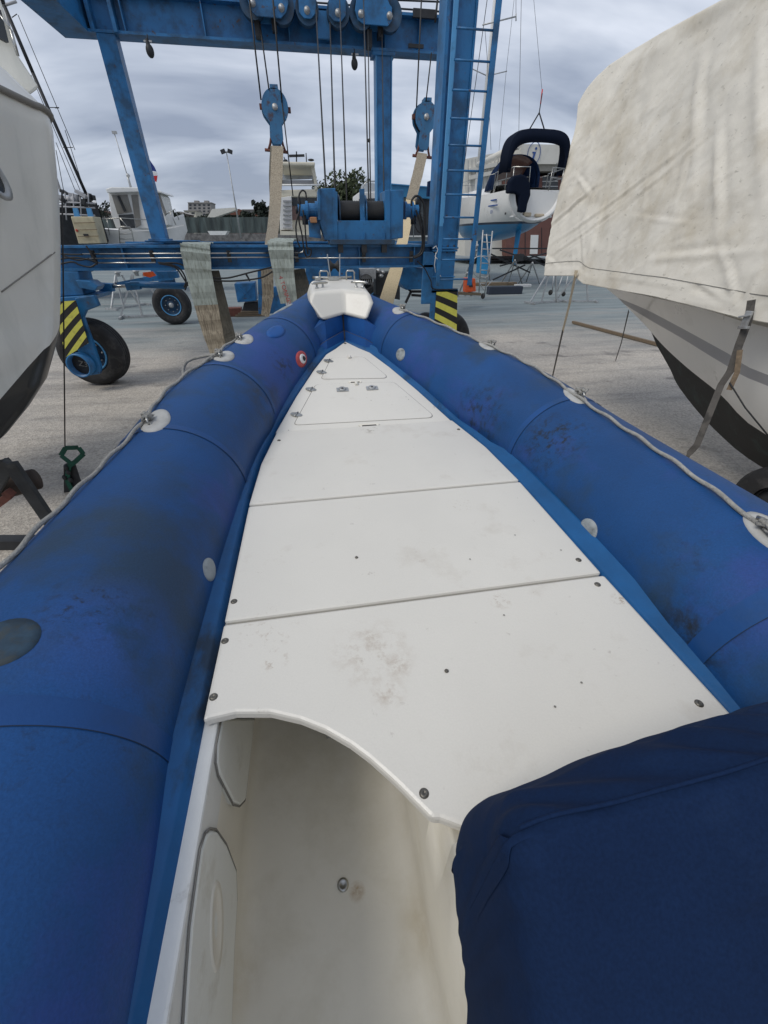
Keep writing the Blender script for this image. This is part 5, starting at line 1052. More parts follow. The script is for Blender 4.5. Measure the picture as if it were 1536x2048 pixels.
# --- sailing yacht seen from its stern
O = PY(1057, 480, 24); O.z = 0; ys = thing('sailing_yacht', 'white sailing yacht with bright blue bottom and navy bimini on stands, stern towards the camera', 'sailing yacht', O)
hd = (-.05, 1)
f_, r_, rw = hull(O, hd, 10.6, [1.42, 1.66, 1.75, 1.66, 1.35, .8, .05], [4.30, 4.25, 4.25, 4.3, 4.4, 4.55, 4.75], [2.95, 2.5, 2.22, 2.12, 2.15, 2.35, 3.1], -5, [M('yacht_hull_paint', (.74, .73, .70), .3, var=.03, vs=1, coat=.3, dirt=((.5, .48, .42), .3, 3, .55, .75), wl=(2.92, 0, [(.10, (.02, .03, .06)), (0, (.015, .21, .45))])), m_afb, m_navy], ys, pw=2.5, ns=60)
def YL(x, y, z): return V((O.x, O.y, 0))+r_*x+f_*y+V((0, 0, z))
mb = MB()       # sugar-scoop stern: curved shell and steps
ro = []
for k in range(21):
    a = math.pi*k/20; ro.append([YL(1.42*math.cos(a), 0, 4.3-1.35*math.sin(a)**.9), YL(1.36*math.cos(a), -.28, 4.28-1.28*math.sin(a)**.9+.02), YL(1.28*math.cos(a), -.30, 4.26-1.18*math.sin(a)**.9), YL(1.18*math.cos(a), .3, 4.2-.95*math.sin(a)**.9)])
mb.grid(ro, 0, True); mb.add([r[-1] for r in ro], [list(range(21))]); part('transom_shell', mb, m_white, ys)
mb = MB(); mb.box(YL(0, .25, 3.22), (2.2, .5, .08), Matrix.Rotation(math.atan2(-f_.x, f_.y), 3, 'Z')); mb.box(YL(0, .6, 3.6), (1.0, .5, .08), Matrix.Rotation(math.atan2(-f_.x, f_.y), 3, 'Z')); part('swim_step', mb, m_white, ys, bevel=.02)
RZ = Matrix.Rotation(math.atan2(-f_.x, f_.y), 3, 'Z')
for x in (-.75, .8): mb = MB(); mb.box(YL(x, .15, 3.95), (.62, .12, .42), RZ); part('stern_locker', mb, m_white, ys, bevel=.06)
mb = MB(); mb.box(YL(-.35, .02, 3.30), (.42, .3, .16), RZ); mb.box(YL(.35, .02, 3.27), (.5, .3, .12), RZ); part('coiled_lines', mb, m_tan, ys, bevel=.04)
mb = MB(); mb.prism([PY(x, y, 23.45) for x, y in ((1021, 362), (1030, 351), (1044, 348), (1055, 353), (1062, 368), (1062, 390), (1056, 408), (1053, 425), (1038, 424), (1039, 392), (1030, 386), (1018, 386))], (0, .5, 0)); part('wheel_cover', mb, m_navyd, ys, bevel=.08)
mb = MB(); mb.grid([[YL(x, y, 4.3+h_) for x, h_ in ((-1.25, 0), (-1.1, .3), (-.6, .42), (0, .45), (.6, .42), (1.1, .3), (1.25, 0))] for y in (2.8, 3.2, 6.0, 8.6)], 0, True); part('coachroof', mb, m_white, ys)
mb = MB(); 
for y in (3.6, 5.4): mb.add([YL(-1.13, y, 4.42), YL(-1.13, y+1.3, 4.42), YL(-1.07, y+1.2, 4.62), YL(-1.07, y+.1, 4.60)], [(0, 1, 2, 3)])
part('cabin_window', mb, m_glass, ys, solid=.03)
# dodger (spray hood)
mb = MB(); ro = []
for y, s_, h_ in ((2.2, 1.0, 1.45), (2.6, 1.0, 1.5), (3.1, .98, 1.3), (3.7, .9, .5)): ro.append([YL(1.3*s_*math.cos(math.pi*k/16), y, 4.45+h_*abs(math.sin(math.pi*k/16))**.6) for k in range(17)])
mb.grid(ro[:2], 0, True); mb.grid([r[:5] for r in ro[1:]], 0, True); mb.grid([r[12:] for r in ro[1:]], 0, True); mb.grid([r[4:13] for r in ro[1:]], 1, True); part('spray_hood', mb, [m_navy, m_glassb], ys, solid=.02)
# bimini
mb = MB(); ro = []
for y in (.3, .33, .7, 1.17, 1.2):
    pass
    ro.append([YL(1.62*math.copysign(abs(math.cos(math.pi*k/24))**.55, math.cos(math.pi*k/24)), y, 4.95+1.62*abs(math.sin(math.pi*k/24))**.42+(.04 if y == .7 else 0)) for k in range(25)])
ri = [[YL(1.42*math.copysign(abs(math.cos(math.pi*k/24))**.7, math.cos(math.pi*k/24)), .3, 4.97+1.12*abs(math.sin(math.pi*k/24))**.40) for k in range(25)]]
mb.grid(ro, 0, True); mb.grid([ro[0], ri[0]], 0, True); part('bimini', mb, m_navyd, ys, solid=.02)
for x in (-1.55, 1.55): mb = MB(); mb.tube([YL(x, .4, 4.3), YL(x, .4, 5.5)], .02, 6); mb.tube([YL(x, 1.6, 4.3), YL(x, 1.2, 5.5)], .02, 6); part('bimini_pole', mb, m_steel, ys)
for s_ in (-1, 1):
    mb = MB(); P_ = [YL(s_*.55, -.15, 4.25), YL(s_*.6, -.1, 5.15), YL(s_*1.35, .1, 5.15), YL(s_*1.5, 1.8, 5.1), YL(s_*1.5, 1.8, 4.3)]; mb.tube(P_, .022, 6); mb.tube([p-V((0, 0, .38)) for p in P_[1:4]], .018, 6); mb.tube([YL(s_*1.35, .1, 5.15), YL(s_*1.32, .1, 4.25)], .02, 6); part('stern_rail', mb, m_steel, ys)
    mb = MB(); mb.tube([YL(s_*1.55, 1.8, 5.05), YL(s_*1.7, 5, 5.05), YL(s_*1.3, 8, 5.1), YL(0, 10.4, 5.3)], .012, 6)
    for y in (3.4, 5, 6.6, 8.2): mb.tube([YL(s_*1.6*(1 if y < 7 else .75), y, 4.3), YL(s_*1.6*(1 if y < 7 else .75), y, 5.05)], .014, 6)
    part('guard_rail', mb, m_steel, ys)
mb = MB(); mb.tube([YL(0, 7.8, 4.6), YL(0, 7.8, 19)], .085, 10); ms_ = part('mast', mb, m_white, ys)
mb = MB(); 
for s_ in (-1, 1):
    for z in (10, 14): mb = MB(); mb.tube([YL(0, 7.8, z), YL(s_*1.1, 7.6, z+.2)], .025, 6); part('spreader', mb, m_galv, ms_)
mb = MB(); a, b = YL(-.1, 2.4, 6.3), YL(0, 7.8, 6.1); mb.tube([a, b], .16, 10); part('furled_boom', mb, m_bwhite, ys)
mb = MB()
for s_ in (-1, 1): mb.tube([YL(s_*1.3, 7.6, 4.4), YL(s_*1.05, 7.6, 10.2), YL(s_*1.0, 7.6, 14.2), YL(0, 7.8, 18.8)], .01, 5)
mb.tube([YL(0, 10.5, 4.8), YL(0, 7.8, 18.8)], .02, 5); part('rigging', mb, m_cable, ys)
mb = MB(); top_ = YL(0, 1.0, 7.25); mb.tube([YL(-.45, .9, 6.6), top_], .03, 6); mb.tube([YL(.4, .9, 6.6), top_], .03, 6); part('backstay_bridle', mb, m_dark, ys)
mb = MB(); mb.tube([top_, YL(0, 1.0, 7.9)], .022, 6); mb.tube([YL(0, 1.0, 7.9), YL(0, 7.8, 18.8)], .008, 5); part('backstay', mb, m_cable, ys)
mb = MB(); mb.tube([YL(0, 1.0, 7.55), YL(0, 1.05, 8.05)], .028, 6); part('red_stay_adjuster', mb, m_fred, ys)
mb = MB(); mb.prism([YL(-.04, 1.0, 2.9), YL(-.04, 1.5, 2.8), YL(-.04, 1.35, 1.0), YL(-.04, 1.05, 1.0)], tuple(r_*.08)); part('rudder', mb, m_afb, ys, bevel=.02)
mb = MB(); mb.prism([YL(-.1, 4.6, 2.3), YL(-.1, 6.4, 2.3), YL(-.1, 6.1, .35), YL(-.1, 4.4, .35)], tuple(r_*.2)); part('keel', mb, m_afb, ys, bevel=.04)
for s_, z, w2, h2 in ((-1, 3.95, .45, .05), (-1, 3.72, .7, .05)): mb = MB(); mb.box(YL(s_*1.62, 1.4, z), (.05, w2*1.5, h2), RZ); part('hull_lettering', mb, m_sign, ys)
t_ = textmesh('SEV', .2, 'port_name', m_sign, ys, YL(-1.58, 1.5, 3.45)+r_*-.03, tuple(f_*-1), (0, 0, 1))
mb = MB(); mb.lathe([(.05, 0), (.05, .02), (.001, .02)], YL(-1.28, .5, 3.35), tuple(-r_), 10); part('exhaust_outlet', mb, m_dark, ys)
# folded ladder and gangway pole leaning on the stern side
wb = thing('cradle', 'dark criss-cross steel cradle with tripod legs below the blue bottom of the yacht', 'boat cradle', YL(0, 2, 0)); mb = MB()
for a, b in (((985, 497), (1110, 497)), ((1000, 500), (1095, 532)), ((1000, 532), (1105, 503)), ((975, 505), (1060, 545)), ((985, 560), (1050, 530)), ((1040, 508), (1125, 548)), ((1060, 510), (1120, 530))): mb.bar(PY(*a, 23.2), PY(*b, 23.8), .06, .06)
part('brace', mb, m_dark, wb)
for cx_, cy_ in ((1030, 520), (1065, 525)):
    for dx in (-28, -12, 14): mb = MB(); mb.bar(PY(cx_, cy_, 22.6), PZ(cx_+dx, 566-(4 if dx == -12 else 0), .03), .06, .06); part('leg', mb, m_galv, wb)
mb = MB(); mb.box(PY(1037, 515, 22.7), (.45, .2, .3)); part('winch_box', mb, m_dark, wb)
sp_ = thing('boat_stand', 'tall galvanised prop beside the blue keel of the yacht', 'boat stand', PZ(940, 592, 0), 'stands and trestles around the yard')
for a, b in (((955, 490), (918, 585)), ((940, 540), (942, 590)), ((953, 500), (930, 590)), ((935, 545), (915, 592))): mb = MB(); mb.bar(PY(*a, 19.5), PZ(*b, .03), .07, .07); part('leg', mb, m_galv, sp_)
# trestles (folding A-frame trestles)
def trestle(px, lab, sc=1.0, rz=0.0):
    o = PZ(*px, 0); t_ = thing('trestle', lab, 'boat stand', o, 'stands and trestles around the yard'); R = Matrix.Rotation(rz, 3, 'Z')
    def q(x, y, z): return o+R@V((x, y, z))*sc
    for s_ in (-1, 1):
        for d in (-1, 1): mb = MB(); mb.bar(q(s_*.55+d*.32*(s_ == -1), d*.02, .05), q(s_*.15, 0, 1.25), .05, .05); part('leg', mb, m_galv, t_)
    mb = MB(); mb.bar(q(-.85, 0, .04), q(.95, 0, .04), .07, .07); part('base_bar', mb, m_galv, t_)
    mb = MB(); mb.bar(q(-.85, -.35, .04), q(-.85, .35, .04), .08, .07); part('foot', mb, m_galv, t_); mb = MB(); mb.bar(q(.9, -.3, .04), q(.9, .3, .04), .08, .07); part('foot', mb, m_galv, t_)
    mb = MB(); mb.lathe([(.07, 0), (.07, .1), (.11, .12), (.11, .16), (.0001, .16)], q(-.02, 0, 1.2), (0, 0, 1), 12); part('head', mb, m_galv, t_); return t_
trestle((1092, 606), 'grey metal trestle in front of the covered motorboat tarp corner', 1.0, .2)
trestle((1150, 604), 'grey metal trestle half hidden by the twisted tarp strap', .95, -.3)
trestle((300, 634), 'grey metal trestle behind the left steering cylinder of the hoist', 1.05, .15)
trestle((258, 615), 'low grey trestle nearest the striped left wheel of the hoist', .9, 1.0)
# ladder trolley
tl = thing('step_ladder', 'tall grey ladder trolley on black castors next to the blue keel', 'ladder', PZ(970, 597, 0)); YT = 19.3
for px in (((966, 460), (962, 520), (958, 585)), ((985, 462), (978, 530), (969, 590)), ((973, 468), (980, 560))):
    mb = MB(); mb.tube([PY(*p, YT) for p in px], .028, 6); part('upright', mb, m_galv, tl)
for k, y in enumerate((470, 484, 498, 512, 526, 540, 554, 567)): mb = MB(); mb.tube([PY(966-k*.8, y, YT), PY(985-k*2, y+1, YT)], .018, 6); part('rung', mb, m_galv, tl)
mb = MB(); mb.tube([PY(955, 560, YT), PY(968, 580, YT), PY(985, 560, YT)], .022, 6); mb.lathe([(.35, -.02), (.37, 0), (.35, .02)], PY(962, 535, YT-.1), (.2, 1, 0), 20, sc=(1, 1.3)); part('brace', mb, m_galv, tl)
mb = MB(); mb.lathe([(.02, -.03), (.11, -.03), (.12, 0), (.11, .03), (.02, .03)], PY(966, 592, YT), (1, .3, 0), 16); part('castor', mb, m_black, tl)
tl2 = thing('step_ladder', 'small grey wheeled steps just left of the tarp strap under the tarp hem', 'ladder', PZ(1110, 590, 0))
for px in (((1108, 550), (1104, 585)), ((1112, 552), (1110, 572)), ((1136, 552), (1128, 590)), ((1125, 552), (1112, 590))): mb = MB(); mb.tube([PY(*p, 18.8) for p in px], .025, 6); part('upright', mb, m_galv, tl2)
mb = MB(); mb.lathe([(.02, -.03), (.10, -.03), (.11, 0), (.10, .03), (.02, .03)], PY(1101, 585, 18.8), (1, .3, 0), 16); part('castor', mb, m_black, tl2)
mb = MB(); mb.lathe([(.02, -.03), (.09, -.03), (.1, 0), (.09, .03), (.02, .03)], PY(1127, 588, 18.6), (1, .3, 0), 16); part('castor', mb, m_black, tl2)
ob = thing('orange_crate', 'orange plastic crate standing on a plank beside the ladder column', 'crate', PY(940, 585, 17)); mb = MB()
ca = [PY(x, y, 17) for x, y in ((933, 556), (951, 557), (952, 583), (931, 585))]; mb.prism(ca, (0, .35, 0)); part('body', mb, m_orange, ob, bevel=.02)
mb = MB(); mb.prism([PY(x, y, 16.97) for x, y in ((939, 563), (944, 563), (946, 574), (938, 574))], (0, .02, 0)); part('hand_hole', mb, m_dark, ob)
mb = MB(); mb.bar(PY(912, 586, 16.9), PY(958, 588, 17.2), .3, .09, (0, 0, 1)); single('plank', mb, m_wood, 'brown plank on the ground carrying the orange crate', 'plank')
mb = MB(); p = PZ(1008, 588, 0); mb.box(p+V((0, 0, .17)), (1.75, .4, .34)); single('ballast_block', mb, M('dark_blue_block', (.02, .028, .045), .7), 'dark blue concrete ballast block lying on the ground below the yacht', 'block', bevel=.03)
mb = MB(); p = PZ(990, 571, 0); mb.box(p+V((0, 0, .08)), (2.6, .3, .16)); single('ballast_block', mb, m_wood, 'long low brown beam behind the dark blue ballast block', 'beam', bevel=.02)
mb = MB(); p = PZ(1045, 574, 0); mb.box(p+V((0, 0, .07)), (.9, .35, .14)); single('white_box', mb, m_white, 'flat white sheet lying right of the dark blue ballast block', 'sheet', bevel=.02)
# --- car
p = PZ(1003, 524, 0); YC = p.y; cr_ = thing('parked_car', 'dark brown estate car parked before the brown building', 'car', p); mb = MB()
prf = [(952, 520), (952, 508), (958, 501), (966, 500), (975, 493), (990, 490), (1020, 490), (1034, 494), (1046, 500), (1054, 506), (1055, 519)]
mb.prism([PY(x, y, YC-.9) for x, y in prf], (0, 1.8, 0)); part('body', mb, m_car, cr_, bevel=.08)
mb = MB(); mb.prism([PY(x, y, YC-.92) for x, y in ((970, 500), (978, 494), (992, 492), (1018, 492), (1030, 495), (1038, 501))], (0, .03, 0)); part('side_window', mb, m_glass, cr_)
for x in (968, 1036): mb = MB(); mb.lathe([(.0001, -.06), (.34, -.06), (.36, .1), (.0001, .1)], PY(x, 519, YC-.9), (0, 1, 0), 20); wh_ = part('wheel', mb, m_black, cr_); mb = MB(); mb.lathe([(.0001, -.08), (.2, -.075), (.2, -.06)], PY(x, 519, YC-.9), (0, 1, 0), 14); part('rim', mb, m_galv, wh_)
mb = MB(); mb.box(PY(957, 508, YC-.9), (.18, .08, .14)); part('headlight', mb, m_white, cr_)
# --- buildings right
YBd = 46
def bld(name, lab, cat, px0): return thing(name, lab, cat, PZ(*px0, 0) if px0[1] > 480 else PY(*px0, YBd))
b1 = bld('harbour_office', 'brown clad building with white upper storey and blue information sign', 'building', (1090, 512))
def bp(nm, px, Y, d, mt, par, lab=None, bev=0): mb = MB(); mb.prism([PY(x, y, Y) for x, y in px], (0, d, 0)); return part(nm, mb, mt, par, lab, bevel=bev)
bp('lower_wall', ((1012, 352), (1260, 352), (1260, 512), (1012, 512)), YBd, 12, m_brick, b1)
bp('upper_wall', ((1042, 288), (1290, 292), (1290, 328), (1042, 328)), YBd-1.2, 13, m_bwhite, b1)
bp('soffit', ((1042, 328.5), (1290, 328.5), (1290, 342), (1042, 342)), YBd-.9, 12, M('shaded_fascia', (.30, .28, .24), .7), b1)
bp('side_wall', ((930, 318), (1040, 296), (1040, 512), (930, 512)), YBd+1, 12, m_bwhite, b1, 'white corrugated side part')
mb = MB()
for k in range(14): x = 936+k*7.6; mb.prism([PY(a, b, YBd+.97) for a, b in ((x, 320-(k*1.6)), (x+.8, 320-(k*1.6)), (x+.8, 420), (x, 420))], (0, .03, 0))
part('cladding_rib', mb, m_grey, b1)
for y in (330, 345): bp('roller_housing', ((940, y+6), (1034, y-14), (1034, y-6), (940, y+14)), YBd+.6, .4, m_bwhite, b1)
bp('window', ((1085, 352), (1116, 352), (1116, 382), (1085, 382)), YBd-.03, .1, m_glass, b1)
for y in (362, 372): bp('window_bar', ((1085, y), (1116, y), (1116, y+1), (1085, y+1)), YBd-.08, .05, m_white, b1)
dd_ = bp('door', ((1062, 470), (1077, 470), (1075, 508), (1060, 508)), YBd-.08, .08, m_white, b1)
for x in (1050, 1083, 1100): bp('door_joint', ((x, 455), (x+1, 455), (x+1, 510), (x, 510)), YBd-.04, .04, m_dark, b1)
bp('lamp_box', ((1043, 309), (1047, 309), (1047, 312), (1043, 312)), YBd-1.35, .12, m_rust, b1)
mb = MB(); c = PY(1068, 307, YBd-1.25); ro = []
for r in (.93, 1.0): ro.append([c+V((r*.62*math.cos(2*math.pi*k/40), 0, r*.80*math.sin(2*math.pi*k/40))) for k in range(40)])
mb.grid([ro[0], ro[1]], 0, True, True); sg_ = part('information_sign', mb, m_sign, b1, 'blue oval ring with an i', solid=.03)
mb = MB(); mb.prism([c+V(p) for p in ((-.10, 0, -.42), (.06, 0, -.42), (.18, 0, .12), (-.14, 0, .12), (-.16, 0, .02), (-.02, 0, .02))], (0, .03, 0)); mb.prism([c+V((.14+.1*math.cos(2*math.pi*k/12), 0, .34+.1*math.sin(2*math.pi*k/12))) for k in range(12)], (0, .03, 0)); part('letter_i', mb, m_sign, sg_)
YG = 34
b2_ = thing('glazed_hut', 'low glazed building with a blue sloping roof edge behind the right pale sling', 'building', PY(820, 500, YG))
bp('fascia', ((774, 368), (872, 376), (872, 398), (774, 392)), YG-.4, 8, m_blueb, b2_)
bp('wall', ((780, 392), (872, 398), (872, 495), (780, 495)), YG+.2, 7, M('hut_wall', (.30, .33, .33), .6), b2_)
for x0, x1 in ((811, 826), (829, 843), (846, 862), (864, 872)):
    w_ = bp('window', ((x0, 398), (x1, 400), (x1, 470), (x0, 470)), YG+.1, .08, m_glass, b2_); bp('sill', ((x0, 471), (x1, 471), (x1, 474), (x0, 474)), YG+.0, .15, m_white, w_)
bp('roof_rail', ((774, 366), (872, 374), (872, 376), (774, 368)), YG-.5, .2, m_liftl, b2_)
# --- pilothouse boat
ph = thing('fishing_boat', 'small white pilothouse boat on shore behind the left column of the hoist', 'boat', PY(280, 490, 25)); YP = 25
O3 = PY(196, 480, YP+.6); f3, r3, rw3 = hull(O3, (1, .12), 4.15, [.95, 1.1, 1.12, 1.05, .8, .4, .03], [2.66, 2.60, 2.62, 2.72, 2.84, 3.0, 3.2], [1.5, 1.2, 1.1, 1.1, 1.2, 1.5, 2.6], 1.7, [m_white, m_af, m_af], ph, pw=2.6)
bp('rubbing_strake', ((196, 457), (250, 461), (320, 458), (368, 449), (368, 452), (320, 461), (250, 464), (196, 460)), YP-.6, .1, m_white, ph)
bp('cabin', ((216, 384), (312, 380), (323, 392), (336, 450), (300, 458), (232, 456), (222, 430)), YP-.2, 1.5, m_white, ph, None, .03)
bp('roof', ((211, 378), (222, 374), (300, 375), (322, 382), (326, 387), (300, 383), (214, 386)), YP-.5, 2.0, m_white, ph, None, .03)
for px in (((223, 390), (254, 389), (264, 424), (235, 428)), ((312, 386), (319, 388), (334, 428), (330, 432)), ((262, 390), (275, 389), (282, 450), (272, 455))):
    bp('cabin_window', px, YP-.24, .06, m_glassp, ph) if False else bp('cabin_window', px, YP-.24, .06, M('cabin_glass', (.20, .19, .17), .15), ph)
bp('cabin_door', ((237, 430), (266, 428), (270, 456), (242, 455)), YP-.25, .06, m_glass, ph)
bp('wiper_board', ((234, 392), (238, 391), (252, 422), (248, 424)), YP-.3, .04, m_dark, ph)
mb = MB()
mb.tube([PY(x, y, YP-.7) for x, y in ((186, 439), (240, 436), (300, 440))], .02, 6); mb.tube([PY(x, y, YP-.7) for x, y in ((214, 438), (219, 470))], .02, 6); mb.tube([PY(x, y, YP-.7) for x, y in ((330, 430), (350, 418), (358, 440))], .02, 6); mb.tube([PY(x, y, YP-.7) for x, y in ((340, 424), (352, 450))], .02, 6); mb.tube([PY(x, y, YP-.7) for x, y in ((240, 436), (262, 462))], .02, 6); part('guard_rail', mb, m_steel, ph)
mb = MB(); mb.tube([PY(x, y, YP-.8) for x, y in ((240, 490), (238, 458), (243, 453), (260, 454), (263, 460), (269, 490))], .02, 6)
for y in (468, 478, 486): mb.tube([PY(240, y, YP-.8), PY(266, y, YP-.8)], .016, 6)
part('boarding_ladder', mb, m_steel, ph)
mb = MB(); mb.tube([PY(262, 376, YP), PY(255, 352, YP)], .05, 8); mb.tube([PY(255, 352, YP), PY(229, 268, YP)], .02, 6); mb.box(PY(229, 265, YP), (.18, .1, .09)); mb.ell(PY(256, 351, YP), (.08, .08, .08)); part('radio_mast', mb, m_galv, ph)
fl = thing('flag', 'small blue white and red flag on a thin staff right of the left column', 'flag', PY(303, 380, 24.5))
mb = MB(); mb.tube([PY(307, 384, 24.5), PY(297, 312, 24.5)], .015, 6); part('staff', mb, m_white, fl)
for px, mt in ((((298, 318), (309, 334), (313, 343), (300, 341)), m_fblue), (((300, 342), (313, 344), (315, 350), (303, 351)), m_fwhite), (((303, 352), (315, 351), (313, 364), (304, 360)), m_fred)): bp('stripe', px, 24.45, .02, mt, fl)
# --- dark fishing boat far left
fb = thing('fishing_boat', 'dark fishing boat with clutter on deck between the left hull and the pilothouse boat', 'boat', PY(150, 490, 22)); YD = 22
O4 = PY(80, 490, YD+1.2); hull(O4, (1, .15), 2.7, [1.3, 1.4, 1.4, 1.3, 1.1, .6, .05], [3.4, 3.4, 3.4, 3.4, 3.45, 3.5, 3.55], [1.2, 1, 1, 1, 1.1, 1.4, 2.2], 1.6, [m_dark, m_af, m_af], fb)
random.seed(3)
for k in range(26):
    c = PY(random.uniform(124, 188), random.uniform(384, 412), YD+random.uniform(-.4, .6)); mb = MB(); mb.box(c, (random.uniform(.1, .4), .3, random.uniform(.06, .22)), Matrix.Rotation(random.uniform(-.6, .6), 3, 'Y')) if k % 3 else mb.ell(c, (random.uniform(.06, .16), .15, random.uniform(.06, .16)), n=10, m=6); part('deck_gear', mb, m_dark if k % 4 else m_grey, fb)
mb = MB()
for y in (404, 413, 428): mb.tube([PY(118, y, YD-.4), PY(190, y+3, YD-.4)], .03, 6)
for x in (130, 146, 160, 176): mb.tube([PY(x, 386, YD-.4), PY(x+3, 440, YD-.4)], .025, 6)
part('guard_rail', mb, m_grey, fb)
mb = MB(); mb.tube([PY(8, 10, YD), PY(66, 146, YD)], .06, 8); mb.tube([PY(-20, -60, YD), PY(8, 10, YD)], .06, 8); mb.tube([PY(66, 146, YD), PY(109, 245, YD), PY(174, 392, YD)], [.06, .06, .06], 8); part('rolled_forestay', mb, m_dark, fb)
mb = MB()
for a, b in (((24, 35), (34, 28)), ((62, 150), (160, 380)), ((110, 216), (118, 216)), ((126, 295), (146, 295)), ((112, 300), (128, 385)), ((112, 285), (152, 385)), ((66, 146), (130, 290)), ((130, 290), (176, 390)), ((36, 30), (150, 300)), ((130, 260), (170, 385)), ((100, 215), (118, 215))): mb.tube([PY(*a, YD), PY(*b, YD)], .012, 5)
part('rigging', mb, m_cable, fb)
mb = MB(); mb.tube([PY(0, -30, 23), PY(30, 110, 23), PY(122, 385, 23)], .05, 6); part('mast', mb, m_grey, fb)
mb = MB(); mb.tube([PY(4, 12, YD), PY(33, 3, YD)], .035, 6); part('crosstree', mb, m_grey, fb)
# --- motor yacht
YM = 27
my = thing('motor_yacht', 'cream flybridge motor yacht standing behind the winch', 'motor yacht', PY(600, 490, YM))
bp('hull', ((559, 388), (600, 392), (640, 392), (646, 470), (560, 470)), YM, 4, m_cream, my, None, .05)
bp('superstructure', ((560, 380), (636, 378), (634, 395), (562, 394)), YM-.2, 4, m_cream, my, None, .06)
bp('saloon_window', ((583, 390), (640, 390), (640, 410), (585, 412)), YM-.1, .3, m_glass, my)
bp('lower_window', ((583, 412), (640, 410), (640, 440), (583, 440)), YM-.08, .2, m_glassb, my)
st_ = bp('stair', ((560, 395), (583, 392), (585, 460), (560, 460)), YM-.3, .4, m_white, my, None, .02)
for y in range(400, 460, 9): bp('step', ((566, y), (583, y), (584, y+3), (566, y+3)), YM-.45, .2, m_grey, st_)
bp('flybridge_roof', ((561, 323), (630, 324), (630, 332), (561, 331)), YM-.6, 4.2, m_cream, my, None, .05)
for px in (((561, 331), (568, 332), (563, 360), (560, 378), (558, 378), (558, 350)), ((621, 332), (629, 332), (633, 355), (635, 380), (630, 380), (627, 358))): bp('roof_arch', px, YM-.3, .3, m_cream, my, None, .03)
bp('wind_screen', ((566, 336), (622, 336), (627, 358), (564, 360)), YM+3.2, .05, M('clear_panel', (.35, .38, .42), .2), my)
bp('seat', ((562, 360), (634, 360), (636, 368), (562, 368)), YM, .8, m_grey, my, None, .03)
mb = MB(); mb.tube([PY(560, 370, YM-.7), PY(640, 370, YM-.7)], .04, 8); part('rail', mb, m_white, my)
mb = MB(); mb.bar(PY(578, 312, YM), PY(609, 311, YM), .06, .1); mb.bar(PY(593, 324, YM), PY(593, 303, YM), .06, .06); mb.tube([PY(613, 324, YM), PY(612, 306, YM)], .025, 6); mb.tube([PY(571, 324, YM), PY(568, 314, YM)], .025, 6); mb.ell(PY(622, 320, YM), (.16, .16, .05)); mb.ell(PY(571, 322, YM), (.12, .12, .07)); part('radar_mast', mb, m_dark, my)
bp('hull_mark', ((574, 451), (585, 451), (585, 457), (574, 457)), YM-.05, .1, m_red, my)
bp('swim_platform', ((560, 462), (620, 464), (620, 470), (560, 470)), YM-.8, 1, m_cream, my)
my2 = thing('motor_yacht', 'white motor yacht mostly hidden behind the winch and middle column', 'motor yacht', PY(745, 490, 30))
bp('cabin', ((716, 385), (757, 382), (757, 430), (716, 430)), 30, 3, m_white, my2, None, .06); bp('wind_screen', ((728, 366), (748, 364), (756, 384), (726, 386)), 30.3, 1.5, M('pale_screen', (.4, .43, .46), .2), my2, None, .05); bp('cabin_window', ((718, 398), (755, 396), (755, 408), (718, 410)), 29.9, .15, m_glass, my2)
mb = MB(); mb.tube([PY(726, 400, 29.9), PY(727, 372, 29.9), PY(733, 363, 29.9), PY(755, 362, 29.9)], .03, 6); part('rail', mb, m_steel, my2)
# --- lamp posts
for (x, y), (bx_, by_), Yp, lab in (((453, 305), (482, 475), 45, 'thin grey floodlight post with two lamps against the sky'),):
    lp_ = thing('floodlight_post', lab, 'lamp post', PY(bx_, by_+10, Yp)); mb = MB(); mb.tube([PY(x, y, Yp), PY(bx_, by_, Yp)], [.035, .07], 8); part('pole', mb, m_galv, lp_)
    mb = MB(); mb.tube([PY(x-8, y-1, Yp), PY(x+8, y-1, Yp)], .05, 6); part('crossarm', mb, m_galv, lp_)
    for s_ in (-1, 1): mb = MB(); mb.box(PY(x+s_*7, y-2, Yp), (.36, .22, .26), Matrix.Rotation(.3*s_, 3, 'Y')); part('lamp', mb, m_dark, lp_)
# masts seen against the sky on the right
mt_ = thing('yacht_mast', 'bare mast with spreader and thin stays to the right of the ladder', 'mast', PY(900, 450, 40)); mb = MB(); mb.tube([PY(868, 460, 40), PY(880, 20, 40)], .11, 8); part('mast', mb, m_white, mt_)
mb = MB(); mb.tube([PY(965, 50, 30), PY(1032, 33, 30)], .03, 6); mb.tube([PY(1032, 27, 30), PY(1032, 42, 30)], .03, 6); part('spreader', mb, m_galv, mt_)
mb = MB()
for a, b in (((1032, -20), (1032, 42)), ((1043, -20), (1037, 300)), ((974, 110), (982, 300)), ((970, 60), (974, 110)), ((938, 190), (930, 300)), ((882, 60), (862, 360))): mb.tube([PY(*a, 30), PY(*b, 30)], .012, 5)
part('stay', mb, m_cable, mt_)
bp('folded_sail', ((858, 362), (866, 360), (870, 392), (856, 392)), 29, .4, m_navy, mt_)
